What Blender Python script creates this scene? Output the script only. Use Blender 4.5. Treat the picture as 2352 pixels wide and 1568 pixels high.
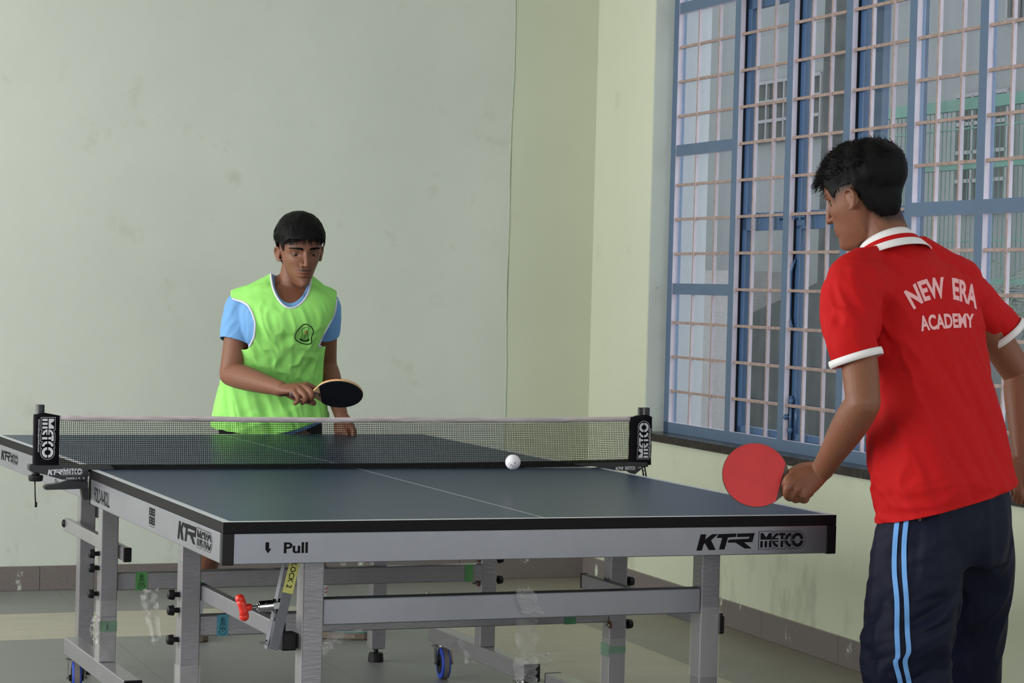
import bpy, bmesh, math, random
import numpy as np
from mathutils import Vector, Matrix
from mathutils.geometry import tessellate_polygon
from mathutils.bvhtree import BVHTree
random.seed(7); rng = np.random.default_rng(7)
V = Vector
for o in list(bpy.data.objects): bpy.data.objects.remove(o)
SC = bpy.context.scene; C = SC.collection

# ------------------------------------------------------------------ camera
W, H = 2352, 1568
CAMP = V((-2.110, -6.245, 1.284)); YAW, PIT, ROL = math.radians(-22.433), math.radians(-1.325), math.radians(1.486); FPX = 5336.6
def _axes():
    cy, sy, cp, sp = math.cos(YAW), math.sin(YAW), math.cos(PIT), math.sin(PIT)
    f = V((-sy*cp, cy*cp, sp)); r0 = V((cy, sy, 0)); u0 = r0.cross(f)
    return math.cos(ROL)*r0+math.sin(ROL)*u0, -math.sin(ROL)*r0+math.cos(ROL)*u0, f
CR, CU, CF = _axes()
cd = bpy.data.cameras.new('camera'); co = bpy.data.objects.new('camera', cd); C.objects.link(co)
M = Matrix((CR, CU, -CF)).transposed().to_4x4(); M.translation = CAMP; co.matrix_world = M
cd.sensor_width = 23.5; cd.lens = FPX*23.5/W; cd.clip_start = .05; cd.clip_end = 200
SC.camera = co
def ray(x, y): return CF + CR*((x-W/2)/FPX) - CU*((y-H/2)/FPX)
def at(x, y, d): return CAMP + ray(x, y)*d                 # point at pixel and distance along the view axis
def ony(x, y, yy): r = ray(x, y); return CAMP + r*((yy-CAMP.y)/r.y)
def onx(x, y, xx): r = ray(x, y); return CAMP + r*((xx-CAMP.x)/r.x)

# ------------------------------------------------------------------ light
wd = bpy.data.worlds.new('sky'); SC.world = wd; wd.use_nodes = True
bg = wd.node_tree.nodes['Background']; bg.inputs[0].default_value = (.90, .95, 1, 1); bg.inputs[1].default_value = 2.3
def area(name, loc, rot, sx, sy, power, col=(1, 1, 1)):
    l = bpy.data.lights.new(name, 'AREA'); l.shape = 'RECTANGLE'; l.size = sx; l.size_y = sy; l.energy = power; l.color = col
    o = bpy.data.objects.new(name, l); C.objects.link(o); o.location = loc; o.rotation_euler = rot; return o
R90 = math.pi/2
area('daylight_left_window', (-4.55, 0.3, 1.75), (0, -R90, 0), 1.9, 6.0, 280, (1, .985, .95))
area('daylight_rear_window', (-.3, -9.3, 1.8), (R90, 0, 0), 5.0, 1.9, 78, (.97, .985, 1))
area('daylight_right_window', (2.75, -4.2, 1.7), (0, R90, 0), 1.8, 5.0, 14, (.93, .96, 1))
SC.view_settings.view_transform = 'Standard'; SC.view_settings.look = 'None'
SC.view_settings.gamma = 1; SC.view_settings.exposure = -.16; SC.view_settings.use_curve_mapping = False

# ------------------------------------------------------------------ materials
def lin(c): return tuple((x/255/12.92 if x/255 <= .04045 else ((x/255+.055)/1.055)**2.4) for x in c)
def mat(name, col, rough=.6, metal=0, noise=0, nscale=8, bump=0, bscale=60, col2=None, spec=.5, stretch=(1, 1, 1), alpha=1, trans=0, emit=None, sheen=0, tintattr=None, sss=0):
    m = bpy.data.materials.new(name); m.use_nodes = True; nt = m.node_tree; N = nt.nodes; L = nt.links; b = N['Principled BSDF']
    col = lin(col) if max(col) > 1.001 else col
    b.inputs['Base Color'].default_value = (*col, 1); b.inputs['Roughness'].default_value = rough; b.inputs['Metallic'].default_value = metal
    b.inputs['Specular IOR Level'].default_value = spec; b.inputs['Alpha'].default_value = alpha; b.inputs['Transmission Weight'].default_value = trans
    if sheen: b.inputs['Sheen Weight'].default_value = sheen
    if sss: b.inputs['Subsurface Weight'].default_value = sss; b.inputs['Subsurface Radius'].default_value = (.01, .004, .002); b.inputs['Subsurface Scale'].default_value = 1
    tc = N.new('ShaderNodeTexCoord'); mp = N.new('ShaderNodeMapping'); mp.inputs['Scale'].default_value = stretch; L.new(tc.outputs['Object'], mp.inputs[0])
    last = None
    if noise or col2:
        n = N.new('ShaderNodeTexNoise'); n.inputs['Scale'].default_value = nscale; n.inputs['Detail'].default_value = 6; n.inputs['Roughness'].default_value = .6
        L.new(mp.outputs[0], n.inputs[0])
        mr = N.new('ShaderNodeMapRange'); mr.inputs[1].default_value = .35; mr.inputs[2].default_value = .65; L.new(n.outputs[0], mr.inputs[0])
        mx = N.new('ShaderNodeMix'); mx.data_type = 'RGBA'; L.new(mr.outputs[0], mx.inputs[0])
        c2 = lin(col2) if col2 else tuple(x*(1-noise) for x in col)
        mx.inputs[6].default_value = (*c2, 1); mx.inputs[7].default_value = (*(col if col2 else tuple(min(1, x*(1+noise*.6)) for x in col)), 1)
        last = mx.outputs[2]
    if tintattr:
        a = N.new('ShaderNodeVertexColor'); a.layer_name = tintattr
        mx = N.new('ShaderNodeMix'); mx.data_type = 'RGBA'; mx.blend_type = 'MULTIPLY'; mx.inputs[0].default_value = 1
        if last: L.new(last, mx.inputs[6])
        else: mx.inputs[6].default_value = (*col, 1)
        L.new(a.outputs[0], mx.inputs[7]); last = mx.outputs[2]
    if last: L.new(last, b.inputs['Base Color'])
    if bump:
        n = N.new('ShaderNodeTexNoise'); n.inputs['Scale'].default_value = bscale; n.inputs['Detail'].default_value = 4; L.new(mp.outputs[0], n.inputs[0])
        bp = N.new('ShaderNodeBump'); bp.inputs['Strength'].default_value = bump; bp.inputs['Distance'].default_value = .01; L.new(n.outputs[0], bp.inputs['Height']); L.new(bp.outputs[0], b.inputs['Normal'])
    return m
def stains(m, dark, scale, lo, hi, zfade=None, stretch=(1, 1, 1)):
    """worn paint: a second colour in irregular patches, optionally only below a height"""
    nt = m.node_tree; N = nt.nodes; L = nt.links; b = N['Principled BSDF']; tc = N.new('ShaderNodeTexCoord'); mp = N.new('ShaderNodeMapping'); mp.inputs['Scale'].default_value = stretch
    L.new(tc.outputs['Object'], mp.inputs[0])
    n = N.new('ShaderNodeTexNoise'); n.inputs['Scale'].default_value = scale; n.inputs['Detail'].default_value = 8; n.inputs['Roughness'].default_value = .65; L.new(mp.outputs[0], n.inputs[0])
    mr = N.new('ShaderNodeMapRange'); mr.inputs[1].default_value = lo; mr.inputs[2].default_value = hi; L.new(n.outputs[0], mr.inputs[0]); fac = mr.outputs[0]
    if zfade:
        sx = N.new('ShaderNodeSeparateXYZ'); L.new(tc.outputs['Object'], sx.inputs[0])
        m2 = N.new('ShaderNodeMapRange'); m2.inputs[1].default_value = zfade[0]; m2.inputs[2].default_value = zfade[1]; m2.inputs[3].default_value = 1; m2.inputs[4].default_value = 0; L.new(sx.outputs[2], m2.inputs[0])
        mu = N.new('ShaderNodeMath'); mu.operation = 'MULTIPLY'; L.new(fac, mu.inputs[0]); L.new(m2.outputs[0], mu.inputs[1]); fac = mu.outputs[0]
    mx = N.new('ShaderNodeMix'); mx.data_type = 'RGBA'; L.new(fac, mx.inputs[0]); bc = b.inputs['Base Color']
    if bc.links: L.new(bc.links[0].from_socket, mx.inputs[6])
    else: mx.inputs[6].default_value = bc.default_value
    mx.inputs[7].default_value = (*lin(dark), 1); L.new(mx.outputs[2], bc); return m

WALLC = (200, 205, 196)
m_wall = stains(stains(mat('wall_paint', WALLC, .55, noise=.05, nscale=1.3, bump=.06, bscale=14), (172, 178, 160), 5, .60, .85), (140, 140, 122), 7, .56, .8, (0, .75), (1, 1, .5))
m_wall2 = stains(stains(mat('wall_paint_olive_bounce', (200, 205, 184), .5, noise=.04, nscale=1.1, bump=.06, bscale=14), (176, 174, 150), 6, .62, .85), (120, 122, 102), 6, .52, .78, (0, .72), (1, 1, .45))  # window wall paint; on the column its olive stands in for bounced light
m_reveal = stains(mat('reveal_paint', (200, 206, 200), .6, noise=.05, nscale=3, bump=.08, bscale=30), (110, 118, 112), 9, .66, .8)
m_crack = mat('crack_filler', (168, 178, 160), .6, bump=.3, bscale=50)
m_skirt = stains(mat('terrazzo_skirting', (114, 106, 104), .45, noise=.18, nscale=180, bump=.1, bscale=90), (198, 204, 188), 9, .62, .68, None, (1, 1, .6))
m_granite = mat('black_granite', (34, 30, 28), .25, noise=.6, nscale=120, bump=.05)
m_granedge = stains(mat('granite_edge', (40, 34, 30), .8, noise=.7, nscale=60, bump=.5, bscale=40), (110, 84, 72), 30, .6, .8)
m_ceil = mat('ceiling_paint', (214, 216, 208), .8)
m_blue = stains(mat('blue_enamel', (84, 105, 132), .45, noise=.05, nscale=6, bump=.04, bscale=25), (58, 82, 112), 40, .72, .78)
m_blued = mat('blue_enamel_casement', (62, 92, 130), .28, noise=.08, nscale=6, bump=.04, bscale=30)
m_lav = stains(mat('lavender_primer_lit_grille', (220, 211, 226), .6, noise=.06, nscale=10, bump=.1, bscale=40), (120, 110, 140), 110, .66, .74)  # primer on the frame sides; on grille bars it paints the lit faces
m_rod = stains(mat('dusty_shaded_grille_paint', (158, 137, 130), .75, noise=.22, nscale=60, bump=.4, bscale=90), (110, 88, 78), 70, .6, .75)  # dusty brown, also painted where the grille bars fall into shade
m_hole = mat('dark_gap', (24, 30, 40), .8)
m_alu = mat('brushed_steel', (134, 132, 137), .42, .55, noise=.12, nscale=3, stretch=(1, 1, 1), bump=.05, bscale=20)
m_apron = mat('silver_apron', (144, 144, 152), .36, .75, noise=.07, nscale=4, bump=.03, bscale=12)
m_black = mat('black_plastic', (20, 18, 22), .5, spec=.25)
m_bedge = mat('black_edge_band', (20, 18, 21), .6, spec=.15)
m_cast = mat('black_powder_coat', (34, 33, 37), .45, noise=.2, nscale=200, bump=.1, bscale=350)
m_ink = mat('black_ink', (20, 18, 22), .7, spec=.1)
m_white = mat('white_ink', (205, 205, 212), .6)
m_chrome = mat('chrome', (180, 180, 180), .15, 1)
m_redp = mat('red_plastic', (214, 44, 30), .35)
m_rust = mat('rusty_washer', (110, 66, 52), .8)
m_gtape = mat('green_tape', (84, 148, 82), .5, noise=.15, nscale=30)
m_gtape2 = mat('dark_green_tape', (70, 128, 92), .5, noise=.2, nscale=30)
m_ctape = mat('teal_tape', (70, 145, 165), .5)
m_ytape = mat('yellow_label', (205, 200, 110), .5, noise=.1, nscale=20)
m_greyp = mat('grey_painted_steel', (98, 98, 106), .5, bump=.05, bscale=60)
m_tyre = mat('blue_rubber', (28, 62, 165), .5)
m_tread = mat('grey_tread', (110, 105, 105), .7)
m_netcord = mat('net_cord', (20, 23, 22), .9, spec=.1)
m_tape = mat('dirty_white_tape', (200, 190, 192), .8, noise=.18, nscale=18, stretch=(1, 1, 8), bump=.3, bscale=40)
m_cloth_b = mat('black_net_sleeve', (20, 18, 22), .9, spec=.1, bump=.3, bscale=30)

def floor_mat():
    m = bpy.data.materials.new('vitrified_floor_tiles'); m.use_nodes = True; nt = m.node_tree; N = nt.nodes; L = nt.links; b = N['Principled BSDF']
    g = N.new('ShaderNodeNewGeometry'); s = N.new('ShaderNodeSeparateXYZ'); L.new(g.outputs['Position'], s.inputs[0])
    def mth(op, a, b_=None, c=None):
        n = N.new('ShaderNodeMath'); n.operation = op
        for i, v in enumerate((a, b_, c)):
            if v is None: continue
            if isinstance(v, (int, float)): n.inputs[i].default_value = v
            else: L.new(v, n.inputs[i])
        return n.outputs[0]
    # right-hand border runs parallel to the window wall
    xs = mth('ADD', s.outputs[0], mth('MULTIPLY', mth('SUBTRACT', s.outputs[1], 1.0), -.044))
    ys = mth('ADD', s.outputs[1], mth('MULTIPLY', s.outputs[0], .012))
    tx = mth('DIVIDE', mth('SUBTRACT', xs, .925), .608); ty = mth('DIVIDE', mth('SUBTRACT', ys, 1.935), .64)
    cx = mth('FLOOR', tx); cy = mth('FLOOR', ty); fx = mth('FRACT', tx); fy = mth('FRACT', ty)
    def eq(a, v): return mth('COMPARE', a, v, .1)
    inx = mth('LESS_THAN', tx, 1); iny = mth('LESS_THAN', ty, 1)
    cream = mth('MAXIMUM', mth('MULTIPLY', eq(cy, 0), inx), mth('MULTIPLY', eq(cx, 0), iny))
    def edge(f, w): return mth('MAXIMUM', mth('LESS_THAN', f, w), mth('GREATER_THAN', f, 1-w))
    grout = mth('MAXIMUM', edge(fx, .0028), edge(fy, .0028))
    wn = N.new('ShaderNodeTexWhiteNoise'); wn.noise_dimensions = '2D'; cv = N.new('ShaderNodeCombineXYZ'); L.new(cx, cv.inputs[0]); L.new(cy, cv.inputs[1]); L.new(cv.outputs[0], wn.inputs[0])
    n = N.new('ShaderNodeTexNoise'); n.inputs['Scale'].default_value = 3; n.inputs['Detail'].default_value = 8; L.new(g.outputs['Position'], n.inputs[0])
    mp = N.new('ShaderNodeMapping'); mp.inputs['Scale'].default_value = (1, 5, 1); L.new(g.outputs['Position'], mp.inputs[0])
    n2 = N.new('ShaderNodeTexNoise'); n2.inputs['Scale'].default_value = 2.5; n2.inputs['Detail'].default_value = 8; L.new(mp.outputs[0], n2.inputs[0])
    def mix(f, a, b2):
        x = N.new('ShaderNodeMix'); x.data_type = 'RGBA'
        if isinstance(f, float): x.inputs[0].default_value = f
        else: L.new(f, x.inputs[0])
        for i, v in ((6, a), (7, b2)):
            if isinstance(v, tuple): x.inputs[i].default_value = (*lin(v), 1)
            else: L.new(v, x.inputs[i])
        return x.outputs[2]
    grey = mix(n.outputs[0], (104, 106, 105), (128, 130, 127)); crm = mix(n2.outputs[0], (148, 142, 126), (180, 175, 160))
    col = mix(cream, grey, crm)
    dm = N.new('ShaderNodeMapRange'); dm.inputs[1].default_value = .58; dm.inputs[2].default_value = .75; dm.inputs[4].default_value = .45; L.new(n2.outputs[0], dm.inputs[0])
    col = mix(dm.outputs[0], col, (118, 108, 92)); col = mix(grout, col, (92, 88, 82))
    # dust and dirt swept towards the window wall
    xr = N.new('ShaderNodeMapRange'); xr.inputs[1].default_value = .9; xr.inputs[2].default_value = 2.1; xr.inputs[4].default_value = .5; L.new(s.outputs[0], xr.inputs[0])
    col = mix(xr.outputs[0], col, (132, 118, 96))
    L.new(col, b.inputs['Base Color'])
    rr = N.new('ShaderNodeMapRange'); rr.inputs[3].default_value = .28; rr.inputs[4].default_value = .55; L.new(n.outputs[0], rr.inputs[0]); L.new(rr.outputs[0], b.inputs['Roughness'])
    return m
m_floor = floor_mat()

def table_mat():
    m = bpy.data.materials.new('blue_playing_surface'); m.use_nodes = True; nt = m.node_tree; N = nt.nodes; L = nt.links; b = N['Principled BSDF']
    tc = N.new('ShaderNodeTexCoord'); s = N.new('ShaderNodeSeparateXYZ'); L.new(tc.outputs['Object'], s.inputs[0])
    def mth(op, a, v):
        n = N.new('ShaderNodeMath'); n.operation = op; L.new(a, n.inputs[0])
        if isinstance(v, (int, float)): n.inputs[1].default_value = v
        else: L.new(v, n.inputs[1])
        return n.outputs[0]
    ax = mth('ABSOLUTE', s.outputs[0], 0)
    f = mth('MAXIMUM', mth('MAXIMUM', mth('GREATER_THAN', ax, .7425), mth('LESS_THAN', ax, .0018)), mth('GREATER_THAN', mth('ABSOLUTE', s.outputs[1], 0), 1.35))
    n = N.new('ShaderNodeTexNoise'); n.inputs['Scale'].default_value = 1.6; n.inputs['Detail'].default_value = 5; L.new(tc.outputs['Object'], n.inputs[0])
    m1 = N.new('ShaderNodeMix'); m1.data_type = 'RGBA'; L.new(n.outputs[0], m1.inputs[0]); m1.inputs[6].default_value = (*lin((36, 54, 80)), 1); m1.inputs[7].default_value = (*lin((44, 60, 86)), 1)
    m2 = N.new('ShaderNodeMix'); m2.data_type = 'RGBA'; L.new(f, m2.inputs[0]); L.new(m1.outputs[2], m2.inputs[6]); m2.inputs[7].default_value = (*lin((190, 194, 200)), 1)
    L.new(m2.outputs[2], b.inputs['Base Color']); b.inputs['Roughness'].default_value = .34; b.inputs['Specular IOR Level'].default_value = .17
    return m
m_top = table_mat()

def film_mat(name, amt=.22, col=(.95, .93, .92)):
    m = bpy.data.materials.new(name); m.use_nodes = True; nt = m.node_tree; N = nt.nodes; L = nt.links
    N.remove(N['Principled BSDF']); out = N['Material Output']
    t = N.new('ShaderNodeBsdfTransparent'); g = N.new('ShaderNodeBsdfPrincipled'); g.inputs['Base Color'].default_value = (*col, 1); g.inputs['Roughness'].default_value = .12
    tc = N.new('ShaderNodeTexCoord'); n = N.new('ShaderNodeTexNoise'); n.inputs['Scale'].default_value = 35; n.inputs['Detail'].default_value = 3; L.new(tc.outputs['Object'], n.inputs[0])
    bp = N.new('ShaderNodeBump'); bp.inputs['Strength'].default_value = .9; bp.inputs['Distance'].default_value = .01; L.new(n.outputs[0], bp.inputs['Height']); L.new(bp.outputs[0], g.inputs['Normal'])
    mx = N.new('ShaderNodeMixShader'); mx.inputs[0].default_value = amt; L.new(t.outputs[0], mx.inputs[1]); L.new(g.outputs[0], mx.inputs[2]); L.new(mx.outputs[0], out.inputs[0])
    return m
m_film = film_mat('clear_stretch_film', .24)
m_wrap = film_mat('tight_stretch_film', .12)
def glass_mat():
    m = bpy.data.materials.new('dusty_window_glass'); m.use_nodes = True; nt = m.node_tree; N = nt.nodes; L = nt.links
    N.remove(N['Principled BSDF']); out = N['Material Output']
    t = N.new('ShaderNodeBsdfTransparent'); t.inputs[0].default_value = (.93, .95, .95, 1); gl = N.new('ShaderNodeBsdfGlossy'); gl.inputs['Roughness'].default_value = .03; gl.inputs[0].default_value = (.8, .85, .9, 1)
    d = N.new('ShaderNodeBsdfDiffuse'); d.inputs[0].default_value = (.62, .65, .66, 1)
    tc = N.new('ShaderNodeTexCoord'); n = N.new('ShaderNodeTexNoise'); n.inputs['Scale'].default_value = 14; n.inputs['Detail'].default_value = 8; L.new(tc.outputs['Object'], n.inputs[0])
    mr = N.new('ShaderNodeMapRange'); mr.inputs[1].default_value = .3; mr.inputs[2].default_value = .75; mr.inputs[3].default_value = .01; mr.inputs[4].default_value = .05; L.new(n.outputs[0], mr.inputs[0])
    a = N.new('ShaderNodeMixShader'); L.new(mr.outputs[0], a.inputs[0]); L.new(t.outputs[0], a.inputs[1]); L.new(d.outputs[0], a.inputs[2])
    f = N.new('ShaderNodeMixShader'); f.inputs[0].default_value = .05; L.new(a.outputs[0], f.inputs[1]); L.new(gl.outputs[0], f.inputs[2]); L.new(f.outputs[0], out.inputs[0])
    return m
m_glass = glass_mat()

# ------------------------------------------------------------------ building helpers
def link(name, me, m, parent=None, smooth=False):
    o = bpy.data.objects.new(name, me); C.objects.link(o)
    for x in (m if isinstance(m, (list, tuple)) else [m]): me.materials.append(x)
    if parent: o.parent = parent
    if smooth:
        for p in me.polygons: p.use_smooth = True
    return o
def obj(name, bm, m, parent=None, smooth=False, bevel=0, seg=2):
    bmesh.ops.recalc_face_normals(bm, faces=bm.faces)
    me = bpy.data.meshes.new(name); bm.to_mesh(me); bm.free(); o = link(name, me, m, parent, smooth)
    if bevel:
        b = o.modifiers.new('bevel', 'BEVEL'); b.width = bevel; b.segments = seg; b.limit_method = 'ANGLE'; b.angle_limit = math.radians(40)
    return o
def tag(o, label=None, cat=None, group=None, kind=None):
    if label: o['label'] = label
    if cat: o['category'] = cat
    if group: o['group'] = group
    if kind: o['kind'] = kind
    return o
def thing(name, label, cat, loc=(0, 0, 0), rotz=0, group=None):
    o = bpy.data.objects.new(name, None); C.objects.link(o); o.location = loc; o.rotation_euler = (0, 0, rotz); o.empty_display_size = .1
    return tag(o, label, cat, group)
def put(o, root):
    """parent while keeping world coordinates of already placed geometry"""
    o.parent = root; o.matrix_parent_inverse = root.matrix_basis.inverted(); return o
def BM(): return bmesh.new()
def box(bm, c, s, mtx=None, mi=0):
    r = bmesh.ops.create_cube(bm, size=1, matrix=Matrix.Translation(V(c)) @ Matrix.Diagonal((*s, 1)))
    if mtx is not None: bmesh.ops.transform(bm, matrix=mtx, verts=r['verts'])
    if mi:
        for f in {f for v in r['verts'] for f in v.link_faces}: f.material_index = mi
    return r['verts']
def bx(bm, x0, x1, y0, y1, z0, z1, mi=0): return box(bm, ((x0+x1)/2, (y0+y1)/2, (z0+z1)/2), (abs(x1-x0), abs(y1-y0), abs(z1-z0)), None, mi)
def frame_to(d, up=V((0, 0, 1))):
    d = V(d).normalized(); x = V(up).cross(d)
    if x.length < 1e-4: x = V((1, 0, 0)).cross(d)
    x.normalize(); y = d.cross(x); return Matrix((x, y, d)).transposed()
def beam(bm, a, b, w, h, up=V((0, 0, 1)), mi=0):
    a, b = V(a), V(b); m = frame_to(b-a, up).to_4x4(); m.translation = (a+b)/2
    r = bmesh.ops.create_cube(bm, size=1, matrix=m @ Matrix.Diagonal((w, h, (b-a).length, 1)))
    for f in {f for v in r['verts'] for f in v.link_faces}: f.material_index = mi
def cyl(bm, a, b, r, r2=None, seg=20, mi=0):
    a, b = V(a), V(b); m = frame_to(b-a).to_4x4(); m.translation = (a+b)/2
    q = bmesh.ops.create_cone(bm, cap_ends=True, segments=seg, radius1=r, radius2=r if r2 is None else r2, depth=(b-a).length, matrix=m)
    for f in {f for v in q['verts'] for f in v.link_faces}: f.material_index = mi
def ball(bm, c, r, s=(1, 1, 1), seg=20):
    bmesh.ops.create_uvsphere(bm, u_segments=seg, v_segments=seg//2+2, radius=r, matrix=Matrix.Translation(V(c)) @ Matrix.Diagonal((*s, 1)))
def tube(bm, pts, r, seg=8, closed=False, rf=None):
    pts = [V(p) for p in pts]; n = len(pts); rings = []; px = None
    for i, p in enumerate(pts):
        a = pts[(i-1) % n] if closed or i > 0 else p; b = pts[(i+1) % n] if closed or i < n-1 else p
        t = (b-a).normalized()
        if px is None: px = t.cross(V((.31, .2, .93))).normalized()
        px = (px - t*px.dot(t)).normalized(); py = t.cross(px); rr = rf(i/(n-1)) if rf else (r[i] if isinstance(r, (list, tuple)) else r)
        rings.append([bm.verts.new(p+(px*math.cos(k*2*math.pi/seg)+py*math.sin(k*2*math.pi/seg))*rr) for k in range(seg)])
    m = n if closed else n-1
    for i in range(m):
        A, B = rings[i], rings[(i+1) % n]
        for k in range(seg): bm.faces.new((A[k], A[(k+1) % seg], B[(k+1) % seg], B[k]))
    if not closed: bm.faces.new(rings[0][::-1]); bm.faces.new(rings[-1])
def prism(bm, poly, f, depth, mi=0):
    """poly in 2D, f maps (u,v,w) to a point, w from 0 to depth"""
    tr = tessellate_polygon([[V((p[0], p[1], 0)) for p in poly]])
    A = [bm.verts.new(f(p[0], p[1], 0)) for p in poly]; B = [bm.verts.new(f(p[0], p[1], depth)) for p in poly]
    fs = []
    for t in tr:
        for q in ([A[i] for i in t], [B[i] for i in reversed(t)]):
            try: fs.append(bm.faces.new(q))
            except ValueError: pass
    n = len(poly)
    for i in range(n):
        try: fs.append(bm.faces.new((A[i], A[(i+1) % n], B[(i+1) % n], B[i])))
        except ValueError: pass
    for x in fs: x.material_index = mi
def flat(bm, poly, f, mi=0):
    A = [bm.verts.new(f(p[0], p[1])) for p in poly]
    for t in tessellate_polygon([[V((p[0], p[1], 0)) for p in poly]]):
        try: bm.faces.new([A[i] for i in t]).material_index = mi
        except ValueError: pass
def plane_map(o, u, v): o, u, v = V(o), V(u), V(v); return lambda x, y: o+u*x+v*y

# lettering
def text_polys(s, xs=1, bold=0.0, spacing=1):
    """triangles of a text in units of its capital height"""
    c = bpy.data.curves.new('t', 'FONT'); c.body = s; c.size = 1.37; c.offset = bold; c.space_character = spacing; c.resolution_u = 4
    o = bpy.data.objects.new('t', c); C.objects.link(o); dg = bpy.context.evaluated_depsgraph_get(); me = bpy.data.meshes.new_from_object(o.evaluated_get(dg))
    vs = np.array([v.co[:2] for v in me.vertices]); fs = [list(p.vertices) for p in me.polygons]
    bpy.data.objects.remove(o); bpy.data.curves.remove(c); bpy.data.meshes.remove(me)
    vs[:, 0] = (vs[:, 0]-vs[:, 0].min())*xs
    return vs, fs
def add_text(bm, s, f, xs=1, bold=0.0, spacing=1, mi=0):
    vs, fs = text_polys(s, xs, bold, spacing); A = [bm.verts.new(f(*v)) for v in vs]
    for q in fs:
        try: bm.faces.new([A[i] for i in q]).material_index = mi
        except ValueError: pass
    return vs[:, 0].max()
def sector(cx, cy, r0, r1, a0, a1, n=10):
    A = [math.radians(a0+(a1-a0)*i/n) for i in range(n+1)]
    return [(cx+r1*math.cos(a), cy+r1*math.sin(a)) for a in A]+[(cx+r0*math.cos(a), cy+r0*math.sin(a)) for a in reversed(A)]
KTR = [[(p[0]/235, p[1]/235) for p in q] for q in (
    [(60, 230), (145, 230), (130, 155), (240, 230), (335, 230), (225, 145), (303, 5), (195, 5), (130, 105), (110, 90), (85, 0), (0, 0)],
    [(345, 230), (630, 235), (620, 185), (495, 180), (445, 10), (360, 8), (405, 175), (313, 175)],
    [(645, 233), (925, 237), (890, 108), (757, 106), (883, 15), (770, 18), (620, 105), (495, 105), (510, 148), (837, 158), (845, 185), (640, 183)])]
METCO = [[(0, .54), (0, .95), (.18, .95), (.39, .68), (.6, .95), (.78, .95), (.78, .54)], [(0, .05), (0, .46), (.18, .46), (.18, .05)], [(.3, .05), (.3, .46), (.48, .46), (.48, .05)], [(.6, .05), (.6, .46), (.78, .46), (.78, .05)],
    sector(1.25, .54, .24, .41, 90, 180), [(1.0, .54), (1.0, .61), (1.25, .63), (1.25, .54)], sector(1.25, .46, .24, .41, 180, 270), [(1.0, .46), (1.0, .39), (1.25, .37), (1.25, .46)],
    [(1.3, .78), (1.3, .95), (1.74, .95), (1.74, .78)], [(1.43, .54), (1.43, .8), (1.61, .8), (1.61, .54)], [(1.43, .05), (1.43, .46), (1.61, .46), (1.61, .05)],
    sector(2.16, .54, .22, .41, 90, 180), sector(2.16, .46, .22, .41, 180, 270),
    sector(2.62, .54, .2, .41, 0, 180, 16), sector(2.62, .46, .2, .41, 180, 360, 16)]
def metco_back(e): return [[(-e, .05-e), (-e, .95+e), (.78+e, .95+e), (.78+e, .05-e)], sector(1.25, .5, 0, .45+e, 90, 270, 14)[:15], [(1.25, .05-e), (1.25, .95+e), (1.74+e, .95+e), (1.74+e, .74-e), (1.66+e, .05-e)],
    sector(2.16, .5, 0, .45+e, 90, 270, 14)[:15]+[], [(2.1, .05-e), (2.1, .95+e), (2.2+e, .95+e), (2.2+e, .05-e)], sector(2.62, .5, 0, .45+e, 0, 360, 28)[:28]]
def metco(name, o, u, v, n, h, ink, base, parent):
    """outlined five-letter mark; o lower-left, u right, v up, n outward; h letter height"""
    bm = BM(); N_ = V(n).normalized()
    for e, off, mi in ((.118, .0003, 0), (.088, .0006, 1)):
        for p in metco_back(e): flat(bm, p, plane_map(V(o)+N_*off, V(u)*h, V(v)*h), mi)
    for p in METCO: flat(bm, p, plane_map(V(o)+N_*.0009, V(u)*h, V(v)*h), 0)
    return obj(name, bm, [ink, base], parent)
def ktr(name, o, u, v, n, h, ink, parent):
    bm = BM()
    for p in KTR: flat(bm, p, plane_map(V(o)+V(n).normalized()*.0006, V(u)*h, V(v)*h))
    return obj(name, bm, ink, parent)

# ================================================================== ROOM
WA = V((2.171, 3.211, 0)); WD = (V((2.050, .585, 0))-WA).normalized(); WN = V((-WD.y, WD.x, 0))     # window wall: corner, direction towards the camera, outward normal
WM = Matrix((WD, WN, V((0, 0, 1)))).transposed().to_4x4(); WM.translation = WA                       # local x along wall, y outward, z up
BD = (V((-.418, 3.23, 0))-WA).normalized(); BN = V((BD.y, -BD.x, 0))
if BN.y < 0: BN = -BN
BMX = Matrix((-BD, BN, V((0, 0, 1)))).transposed().to_4x4(); BMX.translation = WA
def struct(o): o['kind'] = 'structure'; return o
CEIL = 3.35
bm = BM(); bx(bm, -4.8, 3.2, -9.6, 3.9, -.12, 0); struct(obj('floor', bm, m_floor))
bm = BM(); bx(bm, -4.8, 2.25, -9.6, 3.5, CEIL, CEIL+.15); struct(obj('ceiling', bm, m_ceil))
bm = BM(); bx(bm, -7.0, .4, 0, .22, 0, CEIL); o = obj('wall_back', bm, m_wall); o.matrix_world = BMX; struct(o)
# plaster bead where the column meets the wall, slightly wavy
bm = BM(); pts = [(-.403+.0035*math.sin(z*3.1)+.002*math.sin(z*9)+.0012*random.uniform(-1, 1), -.0005, z) for z in np.arange(.1, CEIL, .05)]; tube(bm, pts, .0048, 6)
o = obj('trim_1', bm, m_crack, None, True); o.matrix_world = BMX; struct(o)
bm = BM(); bx(bm, -.402, .02, -.003, .02, .0, CEIL); o = obj('trim_2', bm, m_wall2); o.matrix_world = BMX; struct(o)   # flush column face; bounced light is painted in as an olive tint
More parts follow.
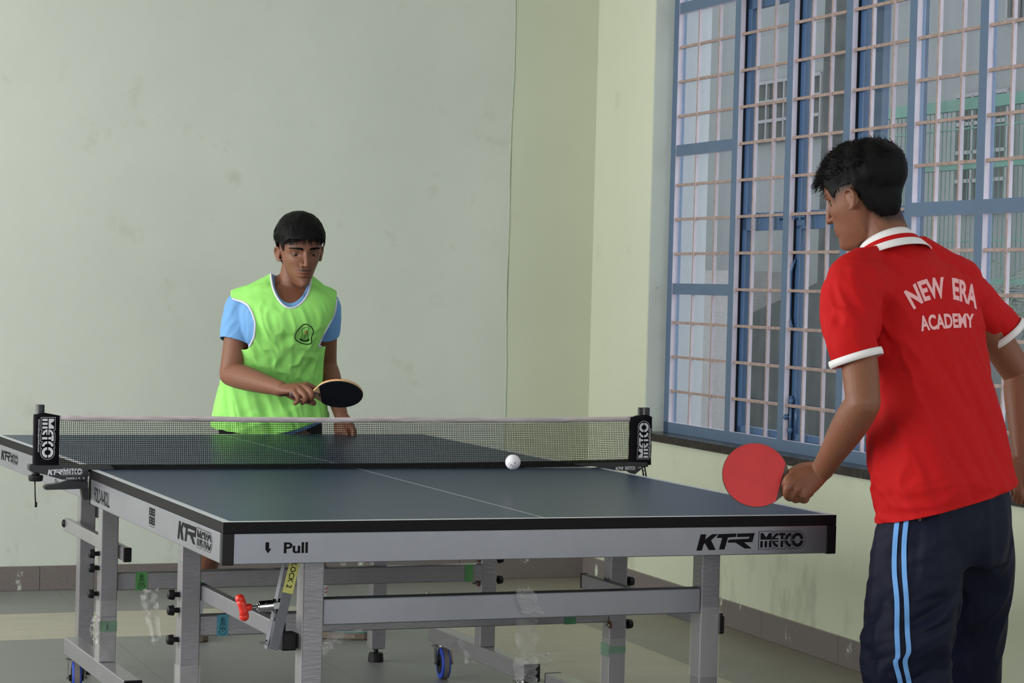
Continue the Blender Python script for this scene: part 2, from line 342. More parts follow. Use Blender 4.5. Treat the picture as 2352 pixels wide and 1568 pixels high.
# window wall: pier, wall below the sill and above the window
S0, S1, ZS, ZT = .644, 5.9, .695, 2.92; TH = .250
bm = BM()
bx(bm, -.3, S0, 0, TH, 0, CEIL); bx(bm, S0, S1, 0, TH, 0, ZS-.03); bx(bm, S0, S1, 0, TH, ZT, CEIL); bx(bm, S1, 6.9, 0, TH, 0, CEIL)
bx(bm, 6.9, 12.4, 0, TH, 0, .7); bx(bm, 6.9, 12.4, 0, TH, 2.7, CEIL)
o = obj('wall_right', bm, m_wall2); o.matrix_world = WM; struct(o)
bm = BM(); bx(bm, S0-.001, S0+.004, .002, .09, ZS, ZT); o = obj('trim_3', bm, m_reveal); o.matrix_world = WM; struct(o)     # plastered reveal
bm = BM(); bx(bm, S0-.001, S0+.012, .10, TH+.004, ZS, ZT); o = obj('trim_5', bm, mat('white_outer_reveal', (226, 230, 238), .7)); o.matrix_world = WM; struct(o)     # outer side of the opening
bm = BM()
n = 60; prev = None
for i in range(n+1):       # sill slab with a rough, chipped front edge
    pass
bx(bm, S0, S1, -.022, TH-.02, ZS-.022, ZS); bx(bm, S0-.02, S1, -.024, -.021, ZS-.03-.001, ZS-.001, 1)
o = obj('trim_4', bm, [m_granite, m_granedge]); o.matrix_world = WM; struct(o)
# rear and left walls with window openings
bm = BM(); bx(bm, -4.8, -4.6, -9.4, 3.3, 0, .75); bx(bm, -4.8, -4.6, -9.4, 3.3, 2.72, CEIL); bx(bm, -4.8, -4.6, -9.4, -2.8, .75, 2.72); bx(bm, -4.8, -4.6, 3.1, 3.4, 0, CEIL); struct(obj('wall_left', bm, m_wall))
bm = BM(); bx(bm, -4.8, 3.2, -9.6, -9.4, 0, .8); bx(bm, -4.8, 3.2, -9.6, -9.4, 2.78, CEIL); bx(bm, -4.8, -2.9, -9.6, -9.4, .8, 2.78); bx(bm, 2.3, 3.2, -9.6, -9.4, .8, 2.78); struct(obj('wall_rear', bm, m_wall))
# skirting tiles
bm = BM(); x = -7.0
for k in range(12):
    b = -.61*k+.62; a = b-.61; b = min(b, 0)
    if b-a > .02: bx(bm, a+.0008, b-.0008, -.012, 0, 0, .1)
o = obj('baseboard_back', bm, m_skirt, None, False, .002); o.matrix_world = BMX; struct(o)
bm = BM()
for k in range(20):
    a = k*.61; bx(bm, a+.0008, a+.6092, -.012, 0, 0, .1)
o = obj('baseboard_right', bm, m_skirt, None, False, .002); o.matrix_world = WM; struct(o)

# ------------------------------------------------------------------ window with grille
win = bpy.data.objects.new('window_1', None); C.objects.link(win); win.matrix_world = WM; win['kind'] = 'structure'; win['label'] = 'large blue steel window with a rusty pinkish security grille'
FO = .085; FD = .021                                   # front plane and depth of the frame
ms = [.679, 1.275, 1.745, 2.208, 2.667, 3.124, 3.581, 4.04, 4.5, 4.96, 5.42, S1-.02]
HB = [.869+.1436*k for k in range(15)]
def member(x0, x1, z0, z1, name='mullion', d=FD):
    """steel section: blue room-side face, bare lavender primer on its sides"""
    bm = BM(); v = bx(bm, x0, x1, FO, FO+d, z0, z1, 1)
    for f in bm.faces:
        f.material_index = 0 if f.calc_center_median().y < FO+.001 else 1
    return obj(name, bm, [m_blue, m_lav], win)
member(S0, S0+.053, ZS, ZT, 'frame_jamb'); member(S0, S1, ZS, ZS+.043, 'frame_bottom_rail'); member(S0, S1, ZT-.05, ZT, 'frame_top_rail'); member(S1-.05, S1, ZS, ZT, 'frame_jamb')
for s in ms[1:-1]: member(s-.025, s+.025, ZS+.043, ZT-.05)
BAY = list(zip(ms[:-1], ms[1:]))
TR = {0: [1.297, 1.874, 2.467]}
for b in (4, 5, 6, 7, 8, 9, 10): TR[b] = [1.583, 2.467]
for b, zs in TR.items():
    for z in zs: member(BAY[b][0]+.025, BAY[b][1]-.025, z-.023, z+.023, 'transom')
bl = BM(); sx = 0
for b, (a, c) in enumerate(BAY):
    if b > 8: continue
    # grille bars: two verticals per bay, ten or so horizontals
    bm = BM(); rods = [a+(c-a)*.36, a+(c-a)*.695]
    zz = [ZS+.043, ZT-.05]; cut = TR.get(b, [])
    segs = []; lo = zz[0]
    for z in sorted(cut)+[zz[1]+.023]: segs.append((lo, z-.023)); lo = z+.023
    for r_ in rods:
        for (z0, z1) in segs:
            bx(bm, r_-.0048, r_+.0048, FO+.003, FO+.016, z0, z1)
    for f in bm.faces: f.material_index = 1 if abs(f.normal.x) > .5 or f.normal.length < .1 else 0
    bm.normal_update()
    for f in bm.faces: f.material_index = 1 if abs(f.normal.x) > .5 else 0  # upright sides painted as lit, fronts and backs as shaded
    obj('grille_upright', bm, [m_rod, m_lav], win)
    bm = BM()
    for z in HB:
        if any(abs(z-t) < .06 for t in cut) or z > 2.85: continue
        m_ = frame_to(V((1, 0, 0))).to_4x4()
        bx(bm, a+.02, c-.02, FO+.006, FO+.015, z-.0055, z+.0055)
        for q in [a+.028]+rods:      # weld beads
            ball(bm, (q+.006, FO+.011, z), .008, (1, .6, 1), 8)
    bm.normal_update()
    for f in bm.faces: f.material_index = 1 if f.normal.z > .7 else 0  # rail tops painted as lit, the other faces as shaded
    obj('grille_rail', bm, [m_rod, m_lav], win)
    # glazing
    if b in (1, 2, 3):
        y0, y1 = FO+.030, FO+.056; A, B_ = a+.027, c-.0; zm = 1.566
        bm = BM()
        bx(bm, A, A+.038, y0, y1, ZS+.02, ZT-.03); bx(bm, B_-.03, B_+.01, y0, y1, ZS+.02, ZT-.03)
        for z0, z1 in ((ZS+.02, ZS+.07), (zm-.035, zm+.035), (2.40, 2.46), (ZT-.08, ZT-.03)): bx(bm, A, B_, y0, y1, z0, z1)
        obj('casement', bm, m_blued, win, False, .003)
        bm = BM(); bx(bm, a-.0, a+.024, FO+FD, y1+.02, ZS, ZT); obj('rebate', bm, m_hole, win)
        bm = BM(); bx(bm, A+.03, B_-.01, y0+.012, y0+.016, ZS+.04, ZT-.05); obj('pane', bm, m_glass, win)
        # tower bolt on the middle rail
        bm = BM(); x0 = (c-.09 if b == 1 else A+.01); bx(bm, x0, x0+.07, y0-.004, y0, zm-.022, zm+.034); cyl(bm, (x0-.02, y0-.012, zm+.012), (x0+.09, y0-.012, zm+.012), .006, None, 10)
        for q in (.0, .05): bx(bm, x0+q, x0+q+.012, y0-.02, y0, zm, zm+.024)
        obj('tower_bolt', bm, m_blued, win, False, .001)
    else:
        bm = BM(); y0 = FO+FD
        bx(bm, a+.02, a+.029, y0, y0+.010, ZS, ZT); bx(bm, c-.03, c-.02, y0, y0+.02, ZS, ZT); bx(bm, a+.02, c-.02, y0, y0+.02, ZT-.06, ZT)
        obj('glazing_bead', bm, mat('pale_blue_bead', (128, 150, 184), .5, noise=.08, nscale=60), win)
        bm = BM(); bx(bm, a+.03, c-.02, y0+.004, y0+.008, ZS+.02, ZT-.03); obj('pane', bm, m_glass, win)
# long bolt with knob at the foot of the second casement, stay above it
bm = BM(); xb = BAY[2][0]+.055; yb = FO+.030
bx(bm, xb-.012, xb+.014, yb, yb+.008, ZS+.05, ZS+.2); cyl(bm, (xb-.012, yb-.008, ZS+.035), (xb-.012, yb-.008, ZS+.21), .006, None, 10); ball(bm, (xb-.028, yb-.02, ZS+.13), .011, (1, 1, 1), 12); cyl(bm, (xb-.028, yb-.02, ZS+.13), (xb-.012, yb-.008, ZS+.13), .004, None, 8)
for z in (ZS+.07, ZS+.18): bx(bm, xb-.022, xb+.0, yb-.016, yb, z, z+.02)
obj('floor_bolt', bm, m_blued, win, True)
bm = BM(); tube(bm, [(xb-.02, yb, 1.42), (xb-.02, yb-.012, 1.40), (xb-.03, yb-.014, 1.37), (xb-.035, yb-.012, 1.2), (xb-.02, yb-.012, 1.17), (xb-.02, yb, 1.15)], .006, 8); obj('casement_stay', bm, m_blued, win, True)

# ------------------------------------------------------------------ outside the window
m_ext = stains(mat('pale_render', (110, 113, 116), .8, noise=.06, nscale=.8), (100, 104, 108), 1.5, .55, .8, None, (1, 1, .2))
m_extw = mat('white_render', (196, 200, 206), .8, noise=.04, nscale=2)
m_dglass = mat('dark_facade_glass', (44, 48, 50), .6, noise=.4, nscale=2.5, spec=.1)
m_extf = mat('white_window_frame', (116, 115, 120), .6)
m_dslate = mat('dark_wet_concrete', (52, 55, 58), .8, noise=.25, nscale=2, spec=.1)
m_green = mat('sea_green_paint', (66, 118, 104), .6, noise=.1, nscale=10)
m_leaf = mat('palm_leaf', (84, 106, 84), .6, noise=.3, nscale=20)
m_ground = mat('concrete_ground', (140, 142, 142), .85, noise=.1, nscale=1)
bm = BM(); bx(bm, 3.2, 40, -20, 60, -.35, -.12); tag(struct(obj('courtyard_ground', bm, m_ground)), None)
def wl(px, py, off):            # pixel to window-wall coordinates on a parallel plane
    r = ray(px, py); P = WA+WN*off; t = (P-CAMP).dot(WN)/r.dot(WN); q = CAMP+r*t-WA; return q.dot(WD), q.z
# opposite wing of the building, parallel to the window wall
OF = 6.0
bld = thing('school_building', 'pale grey building wing with dark windows across the courtyard', 'building', (0, 0, 0)); bld.matrix_world = WM
bm = BM(); bx(bm, -16, 8, OF, OF+4, -.3, 7.5); obj('facade', bm, m_ext, bld)
def ext_window(px0, px1, py0, py1, nx=2, nz=2, off=OF):
    a, z1 = wl(px0, (py0), off); c, _ = wl(px1, py0, off); _, z0 = wl((px0+px1)/2, py1, off); _, z1 = wl((px0+px1)/2, py0, off)
    bm = BM(); bx(bm, a, c, off-.03, off+.02, z0, z1); f = obj('facade_window', bm, m_dglass, bld)
    bm = BM(); t = .03
    for i in range(nx+1): x = a+(c-a)*i/nx; bx(bm, x-t/2, x+t/2, off-.06, off-.02, z0, z1)
    for i in range(nz+1): z = z0+(z1-z0)*i/nz; bx(bm, a, c, off-.06, off-.02, z-t/2, z+t/2)
    g = obj('window_frame', bm, m_extf, f)
ext_window(1735, 1898, 183, 318, 4, 3)
ext_window(2210, 2330, 215, 480, 3, 4)
ext_window(2332, 2352, -160, 45, 1, 2)
# dark grey column with drain at the middle casement
bm = BM(); a, _ = wl(1893, 100, 3.2); c, _ = wl(1945, 100, 3.2); bx(bm, a, c, 3.2, 3.5, -.3, 6); tag(obj('dark_column', bm, m_dslate), 'dark grey column standing outside behind the casements', 'pillar').matrix_world = WM
# open shutter leaf seen through the fourth bay
bm = BM(); a, _ = wl(2004, 100, .42); c, _ = wl(2040, 100, .42); bx(bm, a, c, .40, .43, .75, 2.8); bx(bm, a, a+.015, .385, .40, .75, 2.8); tag(obj('shutter_leaf', bm, m_blued), 'pale blue shutter leaf opened outward behind the window', 'shutter').matrix_world = WM
# dark ramp wall, its sloping top crossing the lower panes
bm = BM(); P = [wl(1690, 735, 4.5), wl(1793, 688, 4.5), wl(1905, 636, 4.5), wl(1990, 600, 4.5)]; base = [(P[-1][0], -.3), (P[0][0]-2.2, -.3), (P[0][0]-2.2, P[0][1]-.35)]
prism(bm, P+base, lambda u, v, w: V((u, 4.5+w, v)), .2); tag(obj('ramp_wall', bm, m_dslate), 'dark concrete ramp wall with a sloping top across the courtyard', 'wall').matrix_world = WM
bm = BM(); a, z1 = wl(1606, 621, 4.4); c, _ = wl(1672, 621, 4.4); bx(bm, a-2.2, c+.2, 4.4, 4.9, -.3, z1); tag(obj('boundary_wall', bm, mat('grey_brick', (138, 134, 136), .8, noise=.12, nscale=12, stretch=(1, 1, 5))), 'low grey wall seen through the lower left panes', 'wall').matrix_world = WM
# green railing of the balcony opposite
rl = thing('balcony_railing', 'sea green balcony railing with thin upright bars outside', 'railing'); rl.matrix_world = WM
RO = 4.0; a, zt = wl(2030, 250, RO); c, _ = wl(2400, 300, RO)
bm = BM(); bx(bm, a-.6, c, RO, RO+.05, zt-.075, zt); obj('top_rail', bm, m_green, rl)
bm = BM(); bx(bm, a-.6, c, RO, RO+.05, zt-.46, zt-.41); obj('middle_rail', bm, m_green, rl)
bm = BM(); bx(bm, a-.6, c, RO+.01, RO+.03, zt-1.2, zt-1.17); bx(bm, a-.6, c, RO+.01, RO+.03, zt-.2, zt-.19); bx(bm, a-.6, c, RO+.01, RO+.03, zt-.72, zt-.71); bx(bm, a-.6, c, RO+.01, RO+.03, zt-.93, zt-.92); obj('thin_rail', bm, m_green, rl)
bm = BM(); x = a-.6
while x < c: bx(bm, x-.0022, x+.0022, RO+.015, RO+.02, zt-1.2, zt-.06); x += .055
obj('railing_bars', bm, m_green, rl)
# palm below the railing
pr_ = thing('potted_palm', 'feathery green palm growing in front of the balcony railing', 'plant'); 
pc = WM @ V((wl(2235, 640, 3.1)[0], 3.1, wl(2235, 640, 3.1)[1]-.3))
bm = BM(); cyl(bm, (pc.x, pc.y, -.15), (pc.x, pc.y, pc.z), .05, .035, 10); put(obj('trunk', bm, mat('palm_trunk', (96, 84, 70), .9, noise=.3, nscale=30), None, True), pr_)
bm = BM()
for k in range(26):
    a_ = k*2.4; el = random.uniform(.35, 1.2); L_ = random.uniform(.55, .95); d = V((math.cos(a_)*math.cos(el), math.sin(a_)*math.cos(el), math.sin(el)))
    rib = [pc+d*(L_*t)+V((0, 0, -.45*t*t*L_)) for t in np.linspace(0, 1, 12)]
    side = d.cross(V((0, 0, 1))).normalized()
    for i in range(2, 12):
        t = (rib[i]-rib[i-1]).normalized(); l = .2*(1-abs(i/12-.45))
        for s in (-1, 1):
            e = rib[i]+(side*s*.8+t*.6)*l+V((0, 0, -.05)); w = t*.007
            bm.faces.new([bm.verts.new(p) for p in (rib[i]-w, rib[i]+w, e)])
    tube(bm, rib, .004, 4)
put(obj('fronds', bm, m_leaf), pr_)

# ================================================================== TABLE
def wrap_mat(base, nm, dark=.75):
    m = mat(nm, base, .38, .5, noise=.1, nscale=4); nt = m.node_tree; N = nt.nodes; L = nt.links; b = N['Principled BSDF']
    tc = N.new('ShaderNodeTexCoord'); mp = N.new('ShaderNodeMapping'); mp.inputs['Rotation'].default_value = (.5, .45, .3); mp.inputs['Scale'].default_value = (30, 30, 110); L.new(tc.outputs['Object'], mp.inputs[0])
    n = N.new('ShaderNodeTexNoise'); n.inputs['Scale'].default_value = 1.3; n.inputs['Detail'].default_value = 3; L.new(mp.outputs[0], n.inputs[0])
    bp = N.new('ShaderNodeBump'); bp.inputs['Strength'].default_value = .22; bp.inputs['Distance'].default_value = .003; L.new(n.outputs[0], bp.inputs['Height']); L.new(bp.outputs[0], b.inputs['Normal'])
    b.inputs['Coat Weight'].default_value = .6; b.inputs['Coat Roughness'].default_value = .12; L.new(bp.outputs[0], b.inputs['Coat Normal'])
    return m
m_steelw = wrap_mat((140, 137, 142), 'film_wrapped_steel'); m_steel = m_alu
def tbox(name, x0, x1, y0, y1, z0, z1, root, m=None, bev=.003): bm = BM(); bx(bm, x0, x1, y0, y1, z0, z1); return put(obj(name, bm, m or m_steelw, None, False, bev), root)
def knob(root, x, y, z, s, small=False):
    bm = BM(); cyl(bm, (x, y, z), (x+s*.014, y, z), .007, .006, 14); cyl(bm, (x+s*.014, y, z), (x+s*.026, y, z), .014, .012, 16); ball(bm, (x+s*.026, y, z), .0125, (.45, 1, 1), 14)
    put(obj('knob', bm, m_black, None, True, .001), root)
def bolt(root, x, y, z, s):
    bm = BM(); cyl(bm, (x, y, z), (x+s*.003, y, z), .011, None, 14); o = put(obj('washer', bm, m_rust), root)
    bm = BM(); cyl(bm, (x+s*.003, y, z), (x+s*.012, y, z), .0065, None, 6); cyl(bm, (x+s*.012, y, z), (x+s*.022, y, z), .003, None, 8); put(obj('bolt', bm, m_chrome, None), root)
def caster(root, x, y, a=0):
    ca, sa = math.cos(a), math.sin(a); f = V((sa, ca, 0)); s = V((ca, -sa, 0)); c = V((x, y, .052))+f*-.022
    bm = BM(); cyl(bm, c-s*.014, c+s*.014, .051, None, 36); t = put(obj('wheel', bm, [m_tyre], None, False, .004, 3), root)
    bm = BM(); cyl(bm, c-s*.0155, c+s*.0155, .034, None, 28); cyl(bm, c-s*.022, c+s*.022, .010, None, 16); put(obj('hub', bm, m_black, None, False, .001), t)
    bm = BM(); cyl(bm, c-s*.008, c+s*.008, .0518, None, 36); put(obj('tread', bm, m_tread), t)
    bm = BM()
    for k in (-1, 1):
        o_ = s*(.026*k); P = [c+o_+V((0, 0, -.006)), c+o_+f*-.012, c+o_+f*.004+V((0, 0, .052)), c+o_+f*.036+V((0, 0, .052)), c+o_+f*.012]
        A = [bm.verts.new(p) for p in P]; B = [bm.verts.new(p+s*.0025) for p in P]; bm.faces.new(A); bm.faces.new(B[::-1])
        for i in range(5): bm.faces.new((A[i], A[(i+1) % 5], B[(i+1) % 5], B[i]))
    q = V((x, y, 0)); box(bm, (x, y, .104), (.056, .05, .006)); cyl(bm, q+V((0, 0, .1)), q+V((0, 0, .113)), .012, None, 14); cyl(bm, c-s*.03, c+s*.033, .004, None, 10)
    put(obj('caster_fork', bm, m_chrome, None), root)
def smiley(root, x, y, z0, z1, m, tape, w=.045, ny=-1):
    bm = BM(); bx(bm, x-w/2, x+w/2, y-.0006, y, z0-.002, z1+.002); t = put(obj('tape_strip', bm, tape), root)
    bm = BM(); h = z1-z0
    for k, (r_, zc) in enumerate(((.009, .2), (.0075, .45), (.006, .66), (.0045, .82))):
        c = V((x, y-.0009, z0+h*zc)); tube(bm, [c+V((math.cos(a)*r_, 0, math.sin(a)*r_)) for a in np.linspace(0, 2*math.pi, 16)[:-1]], .0005, 4, True); cyl(bm, c+V((0, .0003, 0)), c+V((0, -.0003, 0)), .0016, None, 8)
    put(obj('printed_rings', bm, m_ink), t)

def table_top(root, mtx, sy, flip=False):
    """tabletop, edge band, apron frame; sy=-1 near half (y from -1.37 to 0), +1 far half"""
    ya, yb = (-1.37, -.004) if sy < 0 else (.012, 1.37); hw = .7625
    bm = BM(); bx(bm, -hw, hw, ya, yb, -.0245, 0); bm.normal_update()
    for f in bm.faces: f.material_index = 0 if f.normal.z > .5 else 1
    t = obj('tabletop', bm, [m_top, m_bedge], None, False, .0008); t.matrix_world = mtx; put(t, root); t.matrix_parent_inverse = root.matrix_basis.inverted()
    bm = BM(); z0, z1, w = -.093, -.0255, .03
    for k in (-1, 1): bx(bm, k*(hw-w), k*(hw-.001), ya+.002, yb-.002, z0, z1)
    bx(bm, -hw+.001, hw-.001, ya+.001, ya+w, z0, z1); bx(bm, -hw+.001, hw-.001, yb-w, yb-.001, z0, z1)
    a = obj('apron', bm, m_apron, None, False, .002); a.matrix_world = mtx; a.parent = root; a.matrix_parent_inverse = root.matrix_basis.inverted()
    cw = .026 if sy < 0 else .02
    for kx in (-1, 1):
        for yy, s in ((ya, 1), (yb, -1)):
            bm = BM(); x = kx*hw; bx(bm, x-kx*cw, x+kx*.0008, yy-s*.0008, yy+s*cw*.6, z0-.0015, z1+.0008)
            c = obj('corner_cap', bm, m_black, None, False, .002); c.matrix_world = mtx; c.parent = root; c.matrix_parent_inverse = root.matrix_basis.inverted()
    return t, a
def prt(o, mtx, par):
    o.matrix_world = mtx; o.parent = par; o.matrix_parent_inverse = Matrix.Identity(4) if par.parent is None and False else par.matrix_world.inverted(); return o
def dressed(o, mtx, par):          # decoration authored in the half's own frame, parented below the apron
    bpy.context.view_layer.update(); o.matrix_basis = mtx; o.parent = par; o.matrix_parent_inverse = par.matrix_world.inverted(); return o

# near half
near = thing('table_tennis_table', 'near half of the blue table tennis table, nearest the camera', 'table', (0, -.68, 0), 0)
MN = Matrix.Translation((0, -.68, .76)) @ Matrix.Rotation(math.radians(.137), 4, 'X') @ Matrix.Rotation(math.radians(.155), 4, 'Y') @ Matrix.Translation((0, .68, 0))
top, apr = table_top(near, MN, -1); bpy.context.view_layer.update()
X, Y, Z = V((1, 0, 0)), V((0, 1, 0)), V((0, 0, 1)); ye = -1.3705+.001
dressed(ktr('maker_lettering', (.387, ye, -.0805), X, Z, -Y, .039, m_ink, None), MN, apr)
dressed(metco('maker_lettering', (.556, ye, -.078), X, Z, -Y, .0385, m_ink, m_apron, None), MN, apr)
bm = BM(); add_text(bm, 'Pull', plane_map((-.624, ye-.0006, -.069), X*.024, Z*.024), 1.22, .03)
dressed(obj('pull_lettering', bm, m_ink), MN, apr); bm = BM()
prism(bm, [(-1.75, 1.0), (-1.42, 1.0), (-1.42, .42), (-1.2, .42), (-1.5, 0), (-1.72, .3), (-1.75, .42)], lambda u, v, w: V((-.624+u*.024, ye-.0006-w, -.069+v*.024)), .0002)
dressed(obj('down_arrow', bm, m_ink), MN, apr)
xs_ = -.7625+.001
# side apron lettering, read from the left of the table (u runs towards the camera)
dressed(ktr('maker_lettering', (xs_, -.975, -.079), -Y, Z, -X, .043, m_ink, None), MN, apr)
dressed(metco('maker_lettering', (xs_, -1.153, -.077), -Y, Z, -X, .040, m_ink, m_apron, None), MN, apr)
bm = BM(); add_text(bm, 'FOLD-N-ROLL', plane_map((xs_-.0006, -.075, -.080), -Y*.040, Z*.040), .55, .012, .95); dressed(obj('fold_lettering', bm, m_ink), MN, apr)
bm = BM()
for i in range(2):
    for j in range(2):
        u0, v0 = -.695-.030*i, -.0745+.0215*j
        pm = lambda a, b, u0=u0, v0=v0: V((xs_-.0006, u0-a, v0+b))
        for q in ([(0, 0), (.026, 0), (.026, .005), (0, .005)], [(0, .014), (.026, .014), (.026, .019), (0, .019)], [(0, .005), (.007, .005), (.007, .014), (0, .014)], [(.018, .005), (.026, .005), (.026, .014), (.018, .014)], [(.010, .008), (.015, .008), (.015, .011), (.010, .011)]): flat(bm, q, pm)
flat(bm, [(0, 0), (.056, 0), (.056, .001), (0, .001)], lambda a, b: V((xs_-.0006, -.695-a, -.0795+b)))
dressed(obj('square_emblem', bm, m_ink), MN, apr)
# legs
for x in (-.508, .502): tbox('leg', x-.025, x+.025, -1.225, -1.175, .045, .70, near)
for x in (-.508, .502):
    bm = BM(); cyl(bm, (x, -1.2, .0), (x, -1.2, .03), .028, .024, 20); cyl(bm, (x, -1.2, .03), (x, -1.2, .05), .008, None, 12); put(obj('levelling_foot', bm, m_black, None, False, .002), near)
tbox('cross_beam', -.483, .477, -1.222, -1.18, .506, .566, near, m_apron, .003)
for x in (-.60, .60): tbox('leg', x-.025, x+.025, -.495, -.445, .165, .70, near)
tbox('cross_beam', -.575, .575, -.49, -.45, .375, .428, near)
for x in (-.60, .60):
    tbox('foot_rail', x-.025, x+.025, -.90, -.06, .112, .165, near)
    tbox('end_cap', x-.026, x+.026, -.064, -.056, .111, .166, near, m_black)
    caster(near, x, -.13); caster(near, x, -.84)
for x, s in ((-.5625, -1), (.5625, 1)):
    zl = .014 if x < 0 else 0; tbox('link_bar', x-.011, x+.011, -1.15, -.35, .452+zl, .492+zl, near, m_alu)
    tbox('end_cap', x-.012, x+.012, -1.158, -1.15, .451+zl, .493+zl, near, m_black); tbox('end_cap', x-.012, x+.012, -.35, -.342, .451+zl, .493+zl, near, m_black)
tbox('rubber_block', -.572, -.536, -1.20, -1.165, .447, .488, near, m_black, .004)
tbox('rubber_block', .53, .562, -1.19, -1.15, .447, .492, near, m_black, .004)
for z in (.481, .441, .366): knob(near, -.625, -.47, z, -1)
for z in (.484, .366): knob(near, .625, -.47, z, 1)
bolt(near, .575, -.36, .475, -1); bolt(near, .575, -.5, .37, -1)
# lever with release handle, beside the near left leg
bm = BM(); a, b = ony(677, 1287, -1.235), ony(628, 1491, -1.235); beam(bm, a+V((0.007, 0, .03)), b, .023, .006, V((0, 1, 0))); beam(bm, a+V((-.014, .012, .03)), b+V((-.014, .012, .0)), .003, .024, V((0, 1, 0)))
lev = put(obj('lock_lever', bm, m_greyp, None, False, .001), near)
bm = BM(); d = (b-a).normalized(); up_ = d.cross(V((0, 1, 0))).normalized()
if up_.x < 0: up_ = -up_
a0, b0 = a+d*.001, a+d*.0745; y_ = V((0, -.0036, 0))
for q in (bm.faces.new([bm.verts.new(p+y_) for p in (a0-up_*.0125, a0+up_*.0125, b0+up_*.0125, b0-up_*.0125)]),): pass
st = put(obj('lock_label', bm, m_ytape), lev)
bm = BM(); add_text(bm, 'LOCK 2', plane_map(a0+d*.005-up_*.006+V((0, -.0042, 0)), d*.0125, up_*.0125), .98, .015); put(obj('lock_lettering', bm, m_ink), st)
bm = BM(); y_ = -1.225
P = [ony(551, 1375, y_), ony(556, 1388, y_), ony(560, 1402, y_), ony(561, 1415, y_)]; tube(bm, P, [.0105, .0100, .0100, .0108], 18)
ball(bm, P[0], .0107); ball(bm, P[-1], .0110); cyl(bm, ony(560, 1395, y_), ony(577, 1394, y_), .0085, .0078, 16); put(obj('release_handle', bm, m_redp, None, True), near)
bm = BM(); cyl(bm, ony(577, 1394, y_), ony(598, 1392, y_), .0032, None, 10); cyl(bm, ony(593, 1393, y_), ony(642, 1388, y_), .0125, None, 20); cyl(bm, ony(590, 1393, y_), ony(594, 1392.6, y_), .0095, None, 20); cyl(bm, ony(608, 1392, y_), ony(612, 1391.6, y_), .0133, None, 20); cyl(bm, ony(625, 1390, y_), ony(646, 1388, y_), .0145, None, 6)
put(obj('plunger', bm, m_chrome, None, False, .0006), near)
bm = BM(); cyl(bm, ony(596, 1476, y_), ony(622, 1474, y_), .0025, None, 8); cyl(bm, ony(609, 1475, y_), ony(616, 1474.5, y_), .006, None, 6); put(obj('bolt', bm, m_chrome), near)
bm = BM(); c_ = ony(617, 1474.5, y_); cyl(bm, c_, c_+V((.002, 0, 0)), .009, None, 14); put(obj('washer', bm, m_rust), near)
smiley(near, -.545+.03, -.4905, .376, .427, None, m_ctape, .03)
bm = BM(); bx(bm, .577, .624, -.4965, -.4955, .29, .31); bx(bm, .5735, .5745, -.4965, -.4435, .28, .315); put(obj('tape_strip', bm, m_gtape2), near)
bm = BM(); bx(bm, .44, .475, -.4915, -.4905, .374, .4285); put(obj('tape_strip', bm, m_gtape2), near)
bm = BM(); bx(bm, -.5515, -.551, -.43, -.40, .465, .5065); put(obj('tape_strip', bm, m_gtape), near)
bm = BM(); cyl(bm, (.05, -.47, .428), (.05, -.47, .47), .004, None, 10); put(obj('pin', bm, m_chrome), near)

# far half, set slightly askew to the near one
far = thing('table_tennis_table', 'far half of the blue table tennis table, beyond the net', 'table', (0, .68, 0), 0)
MF = Matrix.Translation((.051, .031, .7482)) @ Matrix.Rotation(math.radians(2.93), 4, 'Z') @ Matrix.Rotation(math.radians(.597), 4, 'X') @ Matrix.Rotation(math.radians(.142), 4, 'Y')
topf, aprf = table_top(far, MF, 1); bpy.context.view_layer.update()
def fside(px, py):      # pixel on the far half's left side plane -> its local (y, z)
    n = MF.to_3x3() @ X; P0 = MF @ V((-.7625, 0, 0)); r = ray(px, py); t = (P0-CAMP).dot(n)/r.dot(n); q = MF.inverted() @ (CAMP+r*t); return q.y, q.z
y0_, z0_ = fside(2, 1052); y1_, z1_ = fside(20, 1058)
dressed(ktr('maker_lettering', (xs_, y0_-.0, -.072), -Y, Z, -X, .032, m_ink, None), MF, aprf)
dressed(metco('maker_lettering', (xs_, y0_-.134, -.071), -Y, Z, -X, .030, m_ink, m_apron, None), MF, aprf)
y2_, _ = fside(126, 1100)
bm = BM(); add_text(bm, 'Super', plane_map((xs_-.0006, y2_, -.056), -Y*.019, Z*.019), 1.1, .012); add_text(bm, 'DeluxeM', plane_map((xs_-.0006, y2_, -.086), -Y*.019, Z*.019), 1.1, .012); dressed(obj('side_lettering', bm, m_ink), MF, aprf)
for x, y in ((-.508, 1.2), (.498, 1.215)): tbox('leg', x-.025, x+.025, y-.025, y+.025, .045, .69, far)
for x, y in ((-.508, 1.2), (.498, 1.215)):
    bm = BM(); cyl(bm, (x, y, 0), (x, y, .03), .027, .024, 20); cyl(bm, (x, y, .03), (x, y, .05), .008, None, 12); put(obj('levelling_foot', bm, m_black, None, False, .002), far)
tbox('cross_beam', -.483, .473, 1.18, 1.222, .506, .566, far, m_alu, .006)
for x, y in ((-.605, .445), (.592, .46)): tbox('leg', x-.025, x+.025, y-.025, y+.025, .165, .69, far)
tbox('cross_beam', -.58, .567, .43, .47, .372, .424, far)
for x in (-.605, .60):
    tbox('foot_rail', x-.025, x+.025, .10, .92, .112, .165, far); tbox('end_cap', x-.026, x+.026, .093, .10, .111, .166, far, m_black)
    caster(far, x, .15, .5 if x > 0 else .2); caster(far, x, .85, .12 if x > 0 else .15)
for x, s in ((-.5650, -1), (.555, 1)):
    tbox('link_bar', x-.011, x+.011, .375, 1.23, .463, .503, far); tbox('end_cap', x-.012, x+.012, .365, .375, .462, .504, far, m_black)
for z in (.479, .437, .362): knob(far, -.63, .45, z, -1)
for z in (.436, .371): knob(far, .617, .46, z, 1)
